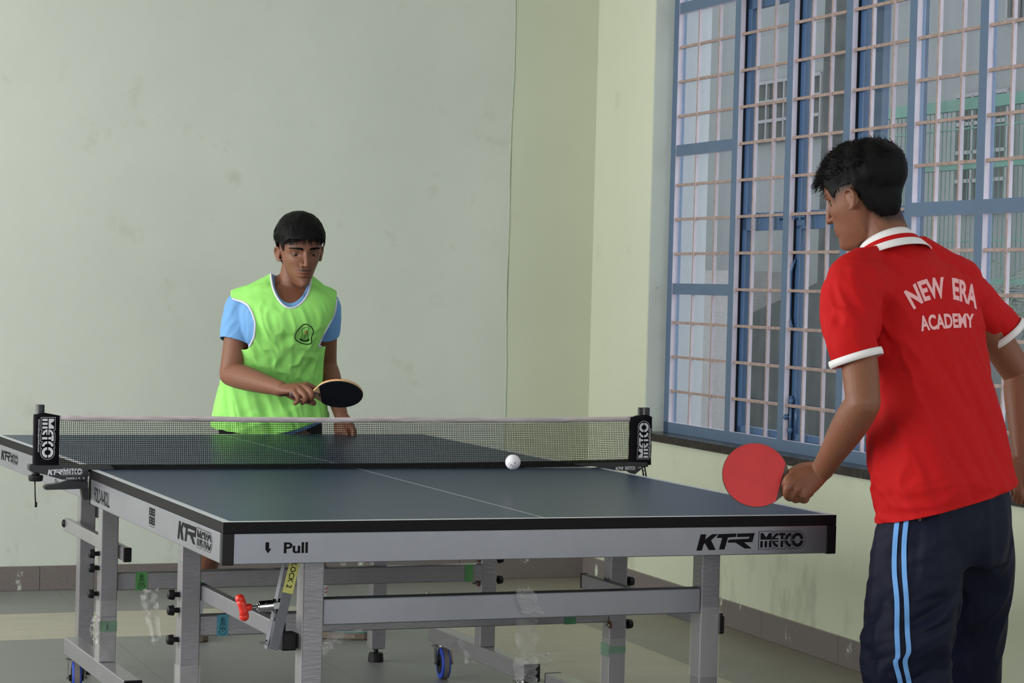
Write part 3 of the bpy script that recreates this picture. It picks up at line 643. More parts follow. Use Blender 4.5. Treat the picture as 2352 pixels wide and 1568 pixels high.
bolt(far, .567, .46, .362, -1); bolt(far, .567, .46, .437, -1); knob(far, -.570, 1.215, .487, -.35)
smiley(far, -.508, .4295, .373, .423, None, m_gtape, .035)
bm = BM(); bx(bm, .508, .535, .4285, .4295, .371, .425); put(obj('tape_strip', bm, m_gtape), far)
bm = BM(); bx(bm, -.6305, -.5795, .4189, .4196, .255, .285); q = put(obj('tape_strip', bm, m_gtape2), far)
bm = BM(); add_text(bm, '1', plane_map((-.610, .4185, .261), X*.018, Z*.018), 1, .05); put(obj('number', bm, m_ink), q)
# loose stretch film
def film(root, pts, w, name='loose_film', seed=0, m=None):
    r_ = random.Random(seed); bm = BM(); rows = []
    n = 22
    for i in range(n):
        t = i/(n-1)*(len(pts)-1); k = min(int(t), len(pts)-2); f_ = t-k; c = V(pts[k]).lerp(V(pts[k+1]), f_); ww = w[k]*(1-f_)+w[k+1]*f_
        ph = r_.random()*6; rows.append([bm.verts.new(c+V(((u-.5)*ww, .010*math.sin(u*9+ph)+r_.uniform(-.004, .004), r_.uniform(-.003, .003)))) for u in np.linspace(0, 1, 9)])
    for i in range(n-1):
        for j in range(8): bm.faces.new((rows[i][j], rows[i][j+1], rows[i+1][j+1], rows[i+1][j]))
    return put(obj(name, bm, m or m_film, None, True), root)
film(far, [ony(345, 1352, .42), ony(343, 1380, .41), ony(350, 1420, .41), ony(357, 1465, .42), ony(350, 1482, .42)], [.05, .05, .04, .03, .006], seed=1)
film(near, [ony(1205, 1352, -1.232), ony(1212, 1385, -1.235), ony(1225, 1412, -1.232)], [.04, .05, .05], seed=2)
film(near, [ony(1210, 1412, -.5), ony(1208, 1450, -.5), ony(1212, 1500, -.5), ony(1205, 1540, -.5), ony(1210, 1568, -.5)], [.065, .062, .055, .075, .05], seed=3)
film(near, [ony(790, 1448, -.5), ony(780, 1465, -.5), ony(755, 1480, -.5), ony(745, 1503, -.5)], [.1, .07, .03, .01], seed=4)
film(far, [V((.62, .86, .15)), V((.585, .72, .12)), V((.59, .6, .165)), V((.57, .52, .10))], [.05, .06, .07, .03], seed=5)
film(far, [ony(1250, 1500, .1), ony(1235, 1520, .1), ony(1200, 1560, .1)], [.03, .1, .06], seed=6)
for (x, y, z0, z1, r) in ((-.605, .445, .30, .345, far), (-.605, .445, .165, .295, far), (.60, -.47, .17, .33, near), (-.60, -.47, .17, .30, near), (.502, -1.2, .35, .52, near)):
    bm = BM(); bx(bm, x-.0268, x+.0268, y-.0268, y+.0268, z0, z1); put(obj('film_wrap', bm, m_wrap), r)
film(far, [V((-.64, .42, .30)), V((-.645, .42, .26)), V((-.64, .42, .22))], [.02, .03, .01], seed=8)

# ------------------------------------------------------------------ net
net = thing('table_tennis_net', 'black table tennis net with white top tape clamped across the table middle', 'net', (0, 0, .76))
YN = -.012; XL, XR = -.858, .858
def ztop(x): return .9065+.004*((x/.86)**2)+.0008*math.sin(x*9)
def zbot(x): return .7575+.009*max(0, x/.86)**2
bm = BM(); pitch = .0054; x = XL
while x < XR:
    bx(bm, x-.00055, x+.00055, YN-.0005, YN+.0005, zbot(x), ztop(x)-.006); x += pitch
for k in range(25):
    t = (k+.5)/25; xsamp = np.linspace(XL, XR, 40)
    P = [V((q, YN, zbot(q)+(ztop(q)-.012-zbot(q))*t+.0003*math.sin(q*40+k))) for q in xsamp]; tube(bm, P, .00062, 4)
put(obj('net_mesh', bm, m_netcord), net)
bm = BM(); xsamp = np.linspace(XL+.01, XR+.004, 60)
prev = None
for q in xsamp:
    z1 = ztop(q)+.0006*math.sin(q*23); ring = [bm.verts.new(p) for p in (V((q, YN-.003, z1-.0145)), V((q, YN-.004, z1-.006)), V((q, YN-.0022, z1)), V((q, YN+.0022, z1)), V((q, YN+.004, z1-.006)), V((q, YN+.003, z1-.0145)))]
    if prev:
        for i in range(6): bm.faces.new((prev[i], prev[(i+1) % 6], ring[(i+1) % 6], ring[i]))
    else: bm.faces.new(ring[::-1])
    prev = ring
bm.faces.new(prev); put(obj('top_tape', bm, m_tape, None, True), net)
bm = BM()
for (a, b) in zip(xsamp[:-1], xsamp[1:]): bx(bm, a, b, YN-.0015, YN+.0015, zbot(a), zbot(a)+.018)
m_band = mat('sheer_black_band', (30, 30, 30), .9, alpha=.8, spec=.1); put(obj('bottom_band', bm, m_band), net)
def net_post(s):
    xp = s*.900
    bm = BM(); cyl(bm, (xp, YN, .762), (xp, YN, .938), .0118, None, 24); cyl(bm, (xp+s*-.018, YN+.004, .80), (xp+s*-.018, YN+.004, .938), .006, None, 12) if s > 0 else None
    put(obj('post', bm, m_cast, None, True, .001), net)
    # sleeve: folded black cloth round the post
    xi, xo = s*.848, s*.915; bm = BM(); P = []
    for side in (-1, 1):
        for i in range(13):
            for j in range(9): pass
    nz, nx = 14, 8; top_ = lambda u: .909+.012*u if u < .75 else .918-.03*(u-.75)
    for side in (-1, 1):
        g = [[bm.verts.new(V((xi+(xo-xi)*u, YN+side*(.004+.0105*math.sin(min(1, u*1.15)*math.pi*.62))+.0012*math.sin(v*17+u*5), .768+(top_(u)-.768)*v))) for v in np.linspace(0, 1, nz)] for u in np.linspace(0, 1, nx)]
        for i in range(nx-1):
            for j in range(nz-1): bm.faces.new((g[i][j], g[i+1][j], g[i+1][j+1], g[i][j+1]))
        P.append(g)
    for j in range(nz-1): bm.faces.new((P[0][-1][j], P[1][-1][j], P[1][-1][j+1], P[0][-1][j+1])); bm.faces.new((P[0][0][j], P[1][0][j], P[1][0][j+1], P[0][0][j+1]))
    for i in range(nx-1): bm.faces.new((P[0][i][-1], P[0][i+1][-1], P[1][i+1][-1], P[1][i][-1]))
    sl = put(obj('net_sleeve', bm, m_cloth_b, None, True), net)
    # five-letter mark running along the sleeve
    yf = YN-.0178
    if s < 0: o_, u, v = V((-.8985, yf, .9015)), -Z, X
    else: o_, u, v = V((.9035, yf, .7895)), Z, -X
    o1 = metco('sleeve_lettering', o_, u*.0365/.0365, v, -Y, .0345, m_white, m_cloth_b, None); put(o1, sl)
    bm = BM()
    if s < 0: f_ = plane_map(V((-.9075, yf, .9005)), -Z*.0058, X*.0058)
    else: f_ = plane_map(V((.9105, yf, .7895)), Z*.0058, -X*.0058)
    w = add_text(bm, 'www.metcosportinfra.com', f_, 1.02, .01); put(obj('address_lettering', bm, m_white), sl)
net_post(-1); net_post(1)
# left clamp
def profile(pxs, y): return [tuple(ony(a, b, y).xz) for a, b in pxs]
from mathutils import Vector as _V
def xz(pts): return [(p[0], p[1]) for p in pts]
YC = -.030
def prof(pxs, y): return [(ony(a, b, y).x, ony(a, b, y).z) for a, b in pxs]
bm = BM(); up = prof([(67, 1070), (70, 1066), (82, 1068), (255, 1069), (262, 1075), (261, 1079), (203, 1079), (202, 1104), (142, 1101), (100, 1089), (72, 1083), (67, 1078)], YC)
prism(bm, up, lambda u, v, w: V((u, YC+w, v)), .032); cl = put(obj('clamp', bm, m_cast, None, False, .0015), net)
bm = BM(); lo = prof([(203, 1105), (203, 1122), (150, 1124), (106, 1125), (102, 1119), (106, 1114), (138, 1110), (158, 1104)], YC); prism(bm, lo, lambda u, v, w: V((u, YC+.002+w, v)), .028)
lo = prof([(187, 1120), (204, 1120), (204, 1148), (194, 1148), (190, 1142)], YC); prism(bm, lo, lambda u, v, w: V((u, YC+.004+w, v)), .022); put(obj('clamp_lever', bm, m_cast, None, False, .0015), net)
zc = lambda px, py: ony(px, py, YC).z; xc = lambda px, py: ony(px, py, YC).x
bm = BM(); x_ = xc(85, 1097); cyl(bm, (x_, YN, zc(85, 1092)), (x_, YN, zc(85, 1080)), .012, .009, 20); cyl(bm, (x_, YN, zc(85, 1106)), (x_, YN, zc(85, 1092)), .0185, .0205, 24); put(obj('tension_knob', bm, m_black, None, False, .004, 3), net)
bm = BM(); tube(bm, [(x_-.002, YN, zc(82, 1106)), (x_-.001, YN, zc(82, 1130)), (x_+.001, YN, zc(83, 1158))], .0018, 8); box(bm, (x_+.002, YN, zc(83, 1160)), (.006, .003, .014)); put(obj('tension_cord', bm, m_black, None, True), net)
bm = BM()
for px in (182.5, 193.5): ball(bm, ony(px, 1098, YC), .0028, (1, .5, 1), 12)
put(obj('rivets', bm, m_chrome, None, True), cl)
ux = V((1, 0, .004)); o_ = ony(109, 1091, YC-.0004); put(ktr('clamp_lettering', o_, ux*.68, Z, -Y, .0155, m_white, None), cl)
o_ = ony(145.5, 1090, YC-.0004); put(metco('clamp_lettering', o_, ux, Z, -Y, .0165, m_white, m_cast, None), cl)
bm = BM(); add_text(bm, 'MARK-I', plane_map(ony(152.5, 1100.5, YC-.0006), X*.0056, Z*.0056), 1.15, .01); put(obj('clamp_lettering', bm, m_white), cl)
# right clamp
bm = BM(); up = prof([(1322, 1064), (1460, 1061), (1487, 1062), (1488, 1066), (1484, 1070), (1474, 1077), (1459, 1089), (1454, 1087), (1450, 1084), (1444, 1082), (1400, 1079), (1366, 1071), (1330, 1069.5), (1323, 1069)], YC)
prism(bm, up, lambda u, v, w: V((u, YC+w, v)), .032); cl = put(obj('clamp', bm, m_cast, None, False, .0012), net)
bm = BM()
for dx in (0, 6): a, b = ony(1474.5+dx, 1070, YC), ony(1480.5+dx, 1108, YC); beam(bm, a, b, .0018, .004)
for k in range(5):
    t = k/4.5+.06; a = ony(1474.5, 1070, YC).lerp(ony(1480.5, 1108, YC), t); beam(bm, a, a+V((.0065, 0, .0002)), .004, .0018)
bx(bm, ony(1468, 1060, YC).x, ony(1480, 1060, YC).x, YN-.01, YN+.01, ony(1470, 1064, YC).z, ony(1470, 1057, YC).z)
put(obj('ratchet_strap', bm, m_black), net)
o_ = ony(1413.5, 1080, YC-.0004); put(ktr('clamp_lettering', o_, X*.62, Z, -Y, .0105, m_white, None), cl)
o_ = ony(1436, 1079, YC-.0004); put(metco('clamp_lettering', o_, X, Z, -Y, .0105, m_white, m_cast, None), cl)
bm = BM(); add_text(bm, 'CHAMPION', plane_map(ony(1465.5, 1075, YC-.0006), X*.0045, Z*.0045), .9, .01); put(obj('clamp_lettering', bm, m_white), cl)

# ------------------------------------------------------------------ ball
bc = at(1178, 1061, 6.1)
bl_ = thing('table_tennis_ball', 'white table tennis ball in mid-air above the near half', 'ball', bc)
bm = BM(); ball(bm, (0, 0, 0), .02, (1, 1, 1), 48); obj('shell', bm, mat('white_celluloid', (232, 230, 236), .35, noise=.05, nscale=60, sss=0), bl_, True)
bm = BM()
def onball(a, b): d = (-CF+CR*a+CU*b); return d.normalized()*.0202
tube(bm, [onball(-.42+.36*t, -.28-.62*((t-.45)**2)*1.6+.0) for t in np.linspace(0, 1, 12)], .0005, 5); tube(bm, [onball(-.62, -.12), onball(-.52, .0), onball(-.45, .05)], .0004, 5)
for (a, b) in ((.28, .05), (.22, -.02), (.3, -.08), (.24, -.15)): tube(bm, [onball(a-.04, b), onball(a+.04, b+.02)], .0006, 5)
obj('printed_mark', bm, m_ink, bl_, True)

# ================================================================== PEOPLE
def cam_basis(): return CR.copy(), CU.copy(), CF.copy()
def cr(P, t):            # Catmull-Rom through tuples
    n = len(P)-1; x = min(max(t, 0), .99999)*n; i = int(x); f = x-i
    p0, p1, p2, p3 = P[max(i-1, 0)], P[i], P[min(i+1, n)], P[min(i+2, n)]
    return .5*((2*p1)+(-p0+p2)*f+(2*p0-5*p1+4*p2-p3)*f*f+(-p0+3*p1-3*p2+p3)*f**3)
def limb(bm, pts, rad, ref=None, n=24, seg=24, flat_=None, ends=True):
    """tapering tube with round ends; rad per point (number or (a, b)); ref = direction of the a axis"""
    P = [np.array(p, float) for p in pts]; R = [np.array(r if isinstance(r, (tuple, list)) else (r, r), float) for r in rad]
    rings = []; prev = None
    for i in range(n+1):
        t = i/n; c = cr(P, t); c2 = cr(P, min(t+.01, 1)); c0 = cr(P, max(t-.01, 0)); d = c2-c0; d /= np.linalg.norm(d)+1e-9; r = cr(R, t)
        a = np.array(ref, float) if ref is not None else (prev if prev is not None else np.array((.3, .2, .93)))
        a = a-d*a.dot(d); a /= np.linalg.norm(a)+1e-9; b = np.cross(d, a); prev = a
        rings.append((c, a, b, r[0], r[1], d))
    c, a, b, ra, rb, d = rings[0]; caps0 = [(c-d*min(ra, rb)*math.sin(q), a, b, ra*math.cos(q), rb*math.cos(q), d) for q in (1.35, .9, .45)]
    c, a, b, ra, rb, d = rings[-1]; caps1 = [(c+d*min(ra, rb)*math.sin(q), a, b, ra*math.cos(q), rb*math.cos(q), d) for q in (.45, .9, 1.35)]
    if ends: rings = caps0+rings+caps1
    V_ = [[bm.verts.new(c+a*ra*math.cos(k*2*math.pi/seg)+b*rb*math.sin(k*2*math.pi/seg)) for k in range(seg)] for c, a, b, ra, rb, d in rings]
    for A, B in zip(V_[:-1], V_[1:]):
        for k in range(seg): bm.faces.new((A[k], A[(k+1) % seg], B[(k+1) % seg], B[k]))
    bm.faces.new(V_[0][::-1]); bm.faces.new(V_[-1])
def loft(bm, rings, seg=40, n=30, pw=2.3):
    """rings: (centre, side vector, front vector, half width, half depth front, half depth back)"""
    Cc = [np.array(r[0], float) for r in rings]; S = [np.array(r[1], float) for r in rings]; F = [np.array(r[2], float) for r in rings]; D = [np.array(r[3:6], float) for r in rings]
    VV = []
    for i in range(n+1):
        t = i/n; c, s, f, d = cr(Cc, t), cr(S, t), cr(F, t), cr(D, t); s = s/np.linalg.norm(s); f = f-s*f.dot(s); f = f/np.linalg.norm(f); row = []
        for k in range(seg):
            q = k*2*math.pi/seg; x, y = math.cos(q), math.sin(q); x, y = math.copysign(abs(x)**(2/pw), x), math.copysign(abs(y)**(2/pw), y)
            row.append(bm.verts.new(c+s*x*d[0]+f*y*(d[1] if y > 0 else d[2])))
        VV.append(row)
    for A, B in zip(VV[:-1], VV[1:]):
        for k in range(seg): bm.faces.new((A[k], A[(k+1) % seg], B[(k+1) % seg], B[k]))
    bm.faces.new(VV[0][::-1]); bm.faces.new(VV[-1])
def fuse(bm, voxel, smooth=4, fac=.5):
    """one continuous surface out of overlapping closed shapes; returns (verts, quads)"""
    bmesh.ops.recalc_face_normals(bm, faces=bm.faces)
    me = bpy.data.meshes.new('tmp'); bm.to_mesh(me); bm.free(); o = bpy.data.objects.new('tmp', me); C.objects.link(o)
    m = o.modifiers.new('r', 'REMESH'); m.mode = 'VOXEL'; m.voxel_size = voxel
    if smooth: s = o.modifiers.new('s', 'SMOOTH'); s.iterations = smooth; s.factor = fac
    dg = bpy.context.evaluated_depsgraph_get(); out = bpy.data.meshes.new_from_object(o.evaluated_get(dg)); bpy.data.objects.remove(o); bpy.data.meshes.remove(me)
    return out
def co_of(me): a = np.empty(len(me.vertices)*3); me.vertices.foreach_get('co', a); return a.reshape(-1, 3)
def no_of(me): a = np.empty(len(me.vertices)*3); me.vertices.foreach_get('normal', a); return a.reshape(-1, 3)
def set_co(me, a): me.vertices.foreach_set('co', np.ascontiguousarray(a).ravel()); me.update()
def cut(me, co_, no_, region=None):
    """remove the side of a plane the normal points to; region(center) limits it"""
    b = bmesh.new(); b.from_mesh(me)
    if region is None:
        bmesh.ops.bisect_plane(b, geom=b.verts[:]+b.edges[:]+b.faces[:], plane_co=V(co_), plane_no=V(no_), clear_outer=True, dist=1e-5)
    else:
        g = [f for f in b.faces if region(f.calc_center_median())]; ge = {e for f in g for e in f.edges}; gv = {v for f in g for v in f.verts}
        bmesh.ops.bisect_plane(b, geom=list(gv)+list(ge)+g, plane_co=V(co_), plane_no=V(no_), dist=1e-5)
        n_ = V(no_).normalized(); kill = [f for f in b.faces if region(f.calc_center_median()) and (f.calc_center_median()-V(co_)).dot(n_) > 0]
        bmesh.ops.delete(b, geom=kill, context='FACES')
    b.to_mesh(me); b.free(); return me
def open_loops(me, near=None, minlen=20):
    b = bmesh.new(); b.from_mesh(me); E_ = [e for e in b.edges if len(e.link_faces) == 1]; adj = {}
    for e in E_:
        for v in e.verts: adj.setdefault(v.index, []).append(e.other_vert(v).index)
    P = {v.index: v.co.copy() for v in b.verts}; seen = set(); loops = []
    for s in list(adj):
        if s in seen: continue
        L_ = [s]; seen.add(s)
        while True:
            nx = [q for q in adj[L_[-1]] if q not in seen]
            if not nx: break
            L_.append(nx[0]); seen.add(nx[0])
        if len(L_) >= minlen: loops.append([P[i] for i in L_])
    b.free(); return loops
def trim_band(name, loop, r, m, parent, n=90, sm=3, flat_=None):
    A = np.array([tuple(p) for p in loop]); d = np.r_[0, np.cumsum(np.linalg.norm(np.roll(A, -1, 0)-A, axis=1))]; A2 = np.vstack([A, A[:1]]); t = np.linspace(0, d[-1], n, endpoint=False)
    Q = np.stack([np.interp(t, d, A2[:, k]) for k in range(3)], 1)
    for _ in range(sm): Q = (np.roll(Q, 1, 0)+Q*2+np.roll(Q, -1, 0))/4
    bm = BM(); tube(bm, [V(q) for q in Q], r, 8, True); return obj(name, bm, m, parent, True)
def finish(name, me, m, parent, solid=0):
    o = link(name, me, m, None, True); put(o, parent)
    if solid: s = o.modifiers.new('cloth', 'SOLIDIFY'); s.thickness = solid; s.offset = -1
    return o
def noise3(P, scale, seed=0, octs=2):
    """cheap smooth pseudo noise for numpy arrays, range about -1..1"""
    r_ = np.random.default_rng(seed); out = np.zeros(len(P)); amp = 1
    for o_ in range(octs):
        for _ in range(5):
            k = r_.normal(size=3); k /= np.linalg.norm(k); ph = r_.uniform(0, 6.28); k2 = r_.normal(size=3)*.6
            out += amp*np.sin(P@(k*scale)+ph+1.3*np.sin(P@(k2*scale)+ph*2))/5
        scale *= 2.1; amp *= .5
    return out
def paint(me, cols):
    a = me.color_attributes.new('tint', 'FLOAT_COLOR', 'POINT'); a.data.foreach_set('color', np.c_[cols, np.ones(len(cols))].astype(np.float32).ravel())
def head_frame(o, fwd, up):
    f = V(fwd).normalized(); r_ = f.cross(V(up)).normalized(); u = r_.cross(f); M_ = Matrix((r_, f, u)).transposed().to_4x4(); M_.translation = V(o); return M_
def head_parts(bm, Mh, k=1.0):
    """skull, face, jaw, nose, ears; local x = subject's right, y = forward, z = up, origin between the eyes inside the head"""
    T = lambda x, y, z: Mh @ V((x*k, y*k, z*k))
    X_, Y_ = Mh.to_3x3() @ V((1, 0, 0)), Mh.to_3x3() @ V((0, 1, 0))
    SL = [(-.1185, .010, .066, .045), (-.113, .0215, .078, .012), (-.102, .0300, .084, -.003), (-.086, .0400, .083, -.013), (-.068, .0485, .082, -.022), (-.050, .0558, .082, -.040), (-.030, .0625, .0815, -.068), (-.008, .0665, .079, -.093), (.014, .0695, .082, -.106),
          (.038, .0715, .082, -.112), (.062, .0715, .075, -.109), (.084, .0650, .058, -.097), (.102, .0500, .033, -.076), (.114, .030, .008, -.052), (.119, .010, -.012, -.034)]
    loft(bm, [(T(0, .0, z), X_, Y_, w*k, f*k, -b_*k) if b_ < 0 else (T(0, b_+.004, z), X_, Y_, w*k, (f-b_-.004)*k, .004*k) for z, w, f, b_ in SL], 56, 60, 2.15)
    for s in (-1, 1):
        ellc = (s*.0125, .0855, -.036)
        bmesh.ops.create_uvsphere(bm, u_segments=16, v_segments=10, radius=1, matrix=Mh @ Matrix.Translation(V(ellc)*k) @ Matrix.Diagonal((.0078*k, .0095*k, .0068*k, 1)))
        # ear: rim and lobe
        E0 = [(x_, (y_+.008)*.9-.005, z_*.88-.014) for x_, y_, z_ in ((.070, .006, .012), (.078, -.004, .022), (.082, -.018, .020), (.083, -.024, .004), (.079, -.018, -.014), (.073, -.006, -.026), (.068, .004, -.024))]
        limb(bm, [T(s*a, b_, c_) for a, b_, c_ in E0], [.0035, .0042, .0045, .0043, .0042, .0052, .004], None, 22, 10)
        limb(bm, [T(s*.067, .006, -.010), T(s*.0755, -.008, -.015), T(s*.072, -.002, -.034)], [.004, .0045, .004], None, 8, 10)
        bmesh.ops.create_uvsphere(bm, u_segments=16, v_segments=10, radius=1, matrix=Mh @ Matrix.Translation(V((s*.0725*k, -.0085*k, -.0155*k))) @ Matrix.Diagonal((.0055*k, .0165*k, .0235*k, 1)))
    limb(bm, [T(0, .077, .012), T(0, .084, -.006), T(0, .094, -.024), T(0, .0965, -.0335)], [(.0078, .009), (.0074, .009), (.0086, .009), (.0092, .0085)], Mh.to_3x3() @ V((1, 0, 0)), 14, 14)
def head_detail(me, Mh, k=1.0, skin=None):
    """sockets, lips, nostrils pressed into the fused surface; returns local coordinates"""
    P = co_of(me); Mi = np.array(Mh.inverted()); L = (P@Mi[:3, :3].T+Mi[:3, 3])/k; fr = (np.linalg.norm(L, axis=1) < .16) & (L[:, 1] > .02); D = np.zeros(len(P)); x, y, z = L.T
    g = lambda cx, cz, sx, sz: np.exp(-((np.abs(x)-cx)/sx)**2-((z-cz)/sz)**2)
    D -= .0105*g(.031, .000, .0150, .0110)
    D += .0045*g(.027, .0175, .020, .0065)+.003*g(.043, -.024, .016, .013)-.003*g(.046, -.058, .014, .020)
    D += .0055*np.exp(-(x/.024)**2-((z+.064)/.018)**2)+.004*np.exp(-(x/.016)**2-((z+.104)/.010)**2)
    D -= .0030*np.exp(-((np.abs(x)-.0062)/.0035)**2-((z+.0425)/.003)**2)*(y > .08)
    D -= .0034*np.exp(-(x/.019)**4-((z+.0670+.0012*np.cos(x*90))/.0020)**2)
    D += .0030*np.exp(-(x/.018)**2-((z+.0622)/.0030)**2)+.0036*np.exp(-(x/.016)**2-((z+.0730)/.0040)**2)
    D -= .0015*np.exp(-(x/.004)**2-((z+.054)/.005)**2)
    D -= .0035*np.exp(-(x/.020)**2-((z+.0815)/.0045)**2)
    D -= .0015*np.exp(-((np.abs(x)-.019)/.005)**2-((z+.043)/.009)**2)
    D = np.where(fr, D, 0)*k; f = np.array(Mh.to_3x3() @ V((0, 1, 0))); P = P+D[:, None]*f; set_co(me, P)
    return L
def eyes(Mh, parent, k=1.0, lid=.55, look=(0, -.35)):
    for s in (-1, 1):
        c = Mh @ V((s*.0308*k, .0565*k, -.001*k)); r_ = .0122*k; R3 = Mh.to_3x3()
        bm = BM(); bmesh.ops.create_uvsphere(bm, u_segments=24, v_segments=16, radius=r_, matrix=Matrix.Translation(c)); e = put(obj('eye', bm, m_eyew, None, True), parent)
        d = (R3 @ V((look[0], 1, look[1]))).normalized(); bm = BM()
        m_ = frame_to(d).to_4x4(); m_.translation = c
        prevr = None
        for q in (.01, .2, .34, .47):
            ring = [bm.verts.new(m_ @ V((math.sin(q)*math.cos(a)*r_*1.012, math.sin(q)*math.sin(a)*r_*1.012, math.cos(q)*r_*1.012))) for a in np.linspace(0, 2*math.pi, 24)[:-1]]
            if prevr:
                for i in range(23): bm.faces.new((prevr[i], prevr[(i+1) % 23], ring[(i+1) % 23], ring[i]))
            else: bm.faces.new(ring)
            prevr = ring
        put(obj('iris', bm, m_iris, None, True), e)
        # lids: shells over the ball, the upper one lowered
        for nm, z_, a0, a1 in (('upper_eyelid', 1, lid, 1.75), ('lower_eyelid', -1, .48, 1.3)):
            bm = BM(); rows = []
            for i in range(7):
                el = (a0*(1-.0)+(a1-a0)*i/6-(.0 if z_ > 0 else 0)); row = []
                for j in range(17):
                    az = -1.15+2.3*j/16; pass
                    edge = (1-(az/1.15)**2); e0 = (lid if z_ > 0 else -.50)*edge+(-.14)*(1-edge); phi = e0+(z_*1.5-e0)*i/6
                    rr = r_*(1.09 if i else 1.10)
                    row.append(bm.verts.new(c+R3 @ V((math.sin(az)*math.cos(phi)*rr*1.12, math.cos(az)*math.cos(phi)*rr, math.sin(phi)*rr))))
                rows.append(row)
            for A, B in zip(rows[:-1], rows[1:]):
                for j in range(16): bm.faces.new((A[j], A[j+1], B[j+1], B[j]))
            o = put(obj(nm, bm, SKINM['lid'], None, True), e); sm = o.modifiers.new('thick', 'SOLIDIFY'); sm.thickness = .0012; sm.offset = 1
SKINM = {}
m_eyew = mat('eye_white', (150, 141, 134), .3); m_iris = mat('dark_brown_iris', (34, 20, 14), .15)
def hand(bm, wrist, knuckles, palm_n, fingers, thumb, fr=.0088):
    """palm wedge from the wrist to four knuckles, then each finger as its own chain"""
    w = V(wrist); kc = sum((V(q) for q in knuckles), V())/4; ref = (V(knuckles[0])-V(knuckles[3])).normalized()
    limb(bm, [w, w.lerp(kc, .45), w.lerp(kc, .95)], [(.024, .018), (.034, .0165), (.040, .0125)], ref, 12, 20)
    for q in knuckles: limb(bm, [w.lerp(V(q), .35), w.lerp(V(q), .8), V(q)], [.0125, .0115, .0108], None, 8, 14)
    for ch, r_ in zip(fingers, (1.0, 1.04, 1.0, .88)):
        n = len(ch); limb(bm, [V(p) for p in ch], [fr*r_*(1.12-.34*i/(n-1)) for i in range(n)], None, 18, 14)
    n = len(thumb); limb(bm, [V(p) for p in thumb], [fr*(1.45-.42*i/(n-1)) for i in range(n)], None, 18, 16)
def strands(bm, Mh, roots, flow, length, r=.0009, seg=4, curl=0, rs=None, k=1.0):
    R3 = Mh.to_3x3()
    for (p, n_) in roots:
        f = flow(p, n_); L_ = length(p)*rs.uniform(.7, 1.25); c = V(p); pts = []; ph = rs.uniform(0, 6.28); sd = f.cross(n_).normalized() if f.cross(n_).length > 1e-4 else V((1, 0, 0))
        for i in range(seg+1):
            t = i/seg; pts.append(c+f*(L_*t)+n_*(L_*(.30*t-.26*t*t))+sd*(curl*math.sin(ph+t*4.5)*L_)+n_*(curl*.6*math.cos(ph+t*4)*L_*t))
        tube(bm, [Mh @ (q*k) for q in pts], 1, 3, False, lambda t: r*(1.25-t)*k)

def pix(q):
    d = q-CAMP; z = d.dot(CF); return W/2+FPX*d.dot(CR)/z, H/2-FPX*d.dot(CU)/z
def cut_fn(me, fn, it=8):
    """tailor an opening: drop faces where fn is true, then relax the new edge"""
    b = bmesh.new(); b.from_mesh(me)
    bmesh.ops.delete(b, geom=[f for f in b.faces if fn(f.calc_center_median(), f.normal)], context='FACES')
    bmesh.ops.delete(b, geom=[v for v in b.verts if not v.link_faces], context='VERTS')
    for _ in range(it):
        new = {}
        for v in b.verts:
            if v.is_boundary:
                nb = [e.other_vert(v) for e in v.link_edges if e.is_boundary]
                if len(nb) == 2: new[v] = v.co*.4+(nb[0].co+nb[1].co)*.3
        for v, c in new.items(): v.co = c
    b.to_mesh(me); b.free(); return me

def sleeve_cut(me, P, D, r, L_=.14):
    """open the sleeve end: everything past the plane that lies within r of the arm's axis"""
    P = V(P); D = V(D).normalized()
    def reg(q): t = (q-P).dot(D); return t < L_ and t > -.03 and ((q-P)-D*t).length < r
    return cut(me, P, D, reg)

def skin_mat(name, c):
    m = mat(name, c, .54, noise=.05, nscale=40, bump=.04, bscale=220, tintattr='tint', spec=.45); return m
m_skin1 = skin_mat('tan_skin', (124, 80, 60)); m_skin2 = skin_mat('brown_skin', (126, 79, 57)); SKINM['lid'] = mat('eyelid_skin', (108, 69, 54), .5)
m_hair = mat('black_hair', (11, 10, 11), .6, spec=.13)
def cloth(name, c, n=.04, b=.04, rough=.85): return mat(name, c, rough, noise=n, nscale=6, bump=b, bscale=260, spec=.15)
m_lime = cloth('lime_green_polyester', (154, 226, 116)); m_sky = cloth('sky_blue_jersey', (114, 162, 212)); m_piping = cloth('pale_piping', (214, 212, 226))
m_shortb = cloth('black_shorts_cloth', (28, 27, 32)); m_red = cloth('red_polyester', (186, 21, 24), .03, .08, .75); m_wht = cloth('white_rib_knit', (232, 228, 230)); m_navy = cloth('navy_tracksuit', (17, 20, 40), .06, .1, .6); m_stripe = cloth('light_blue_stripe', (112, 164, 226))
m_pink = mat('faded_white_print', (238, 176, 180), .75)
m_sock = cloth('white_sock', (226, 226, 236)); m_shoe = mat('white_trainer_leather', (160, 156, 150), .5, noise=.1, nscale=20); m_sole = mat('gum_sole', (116, 104, 90), .7); m_teal = mat('teal_trim', (60, 150, 155), .6)

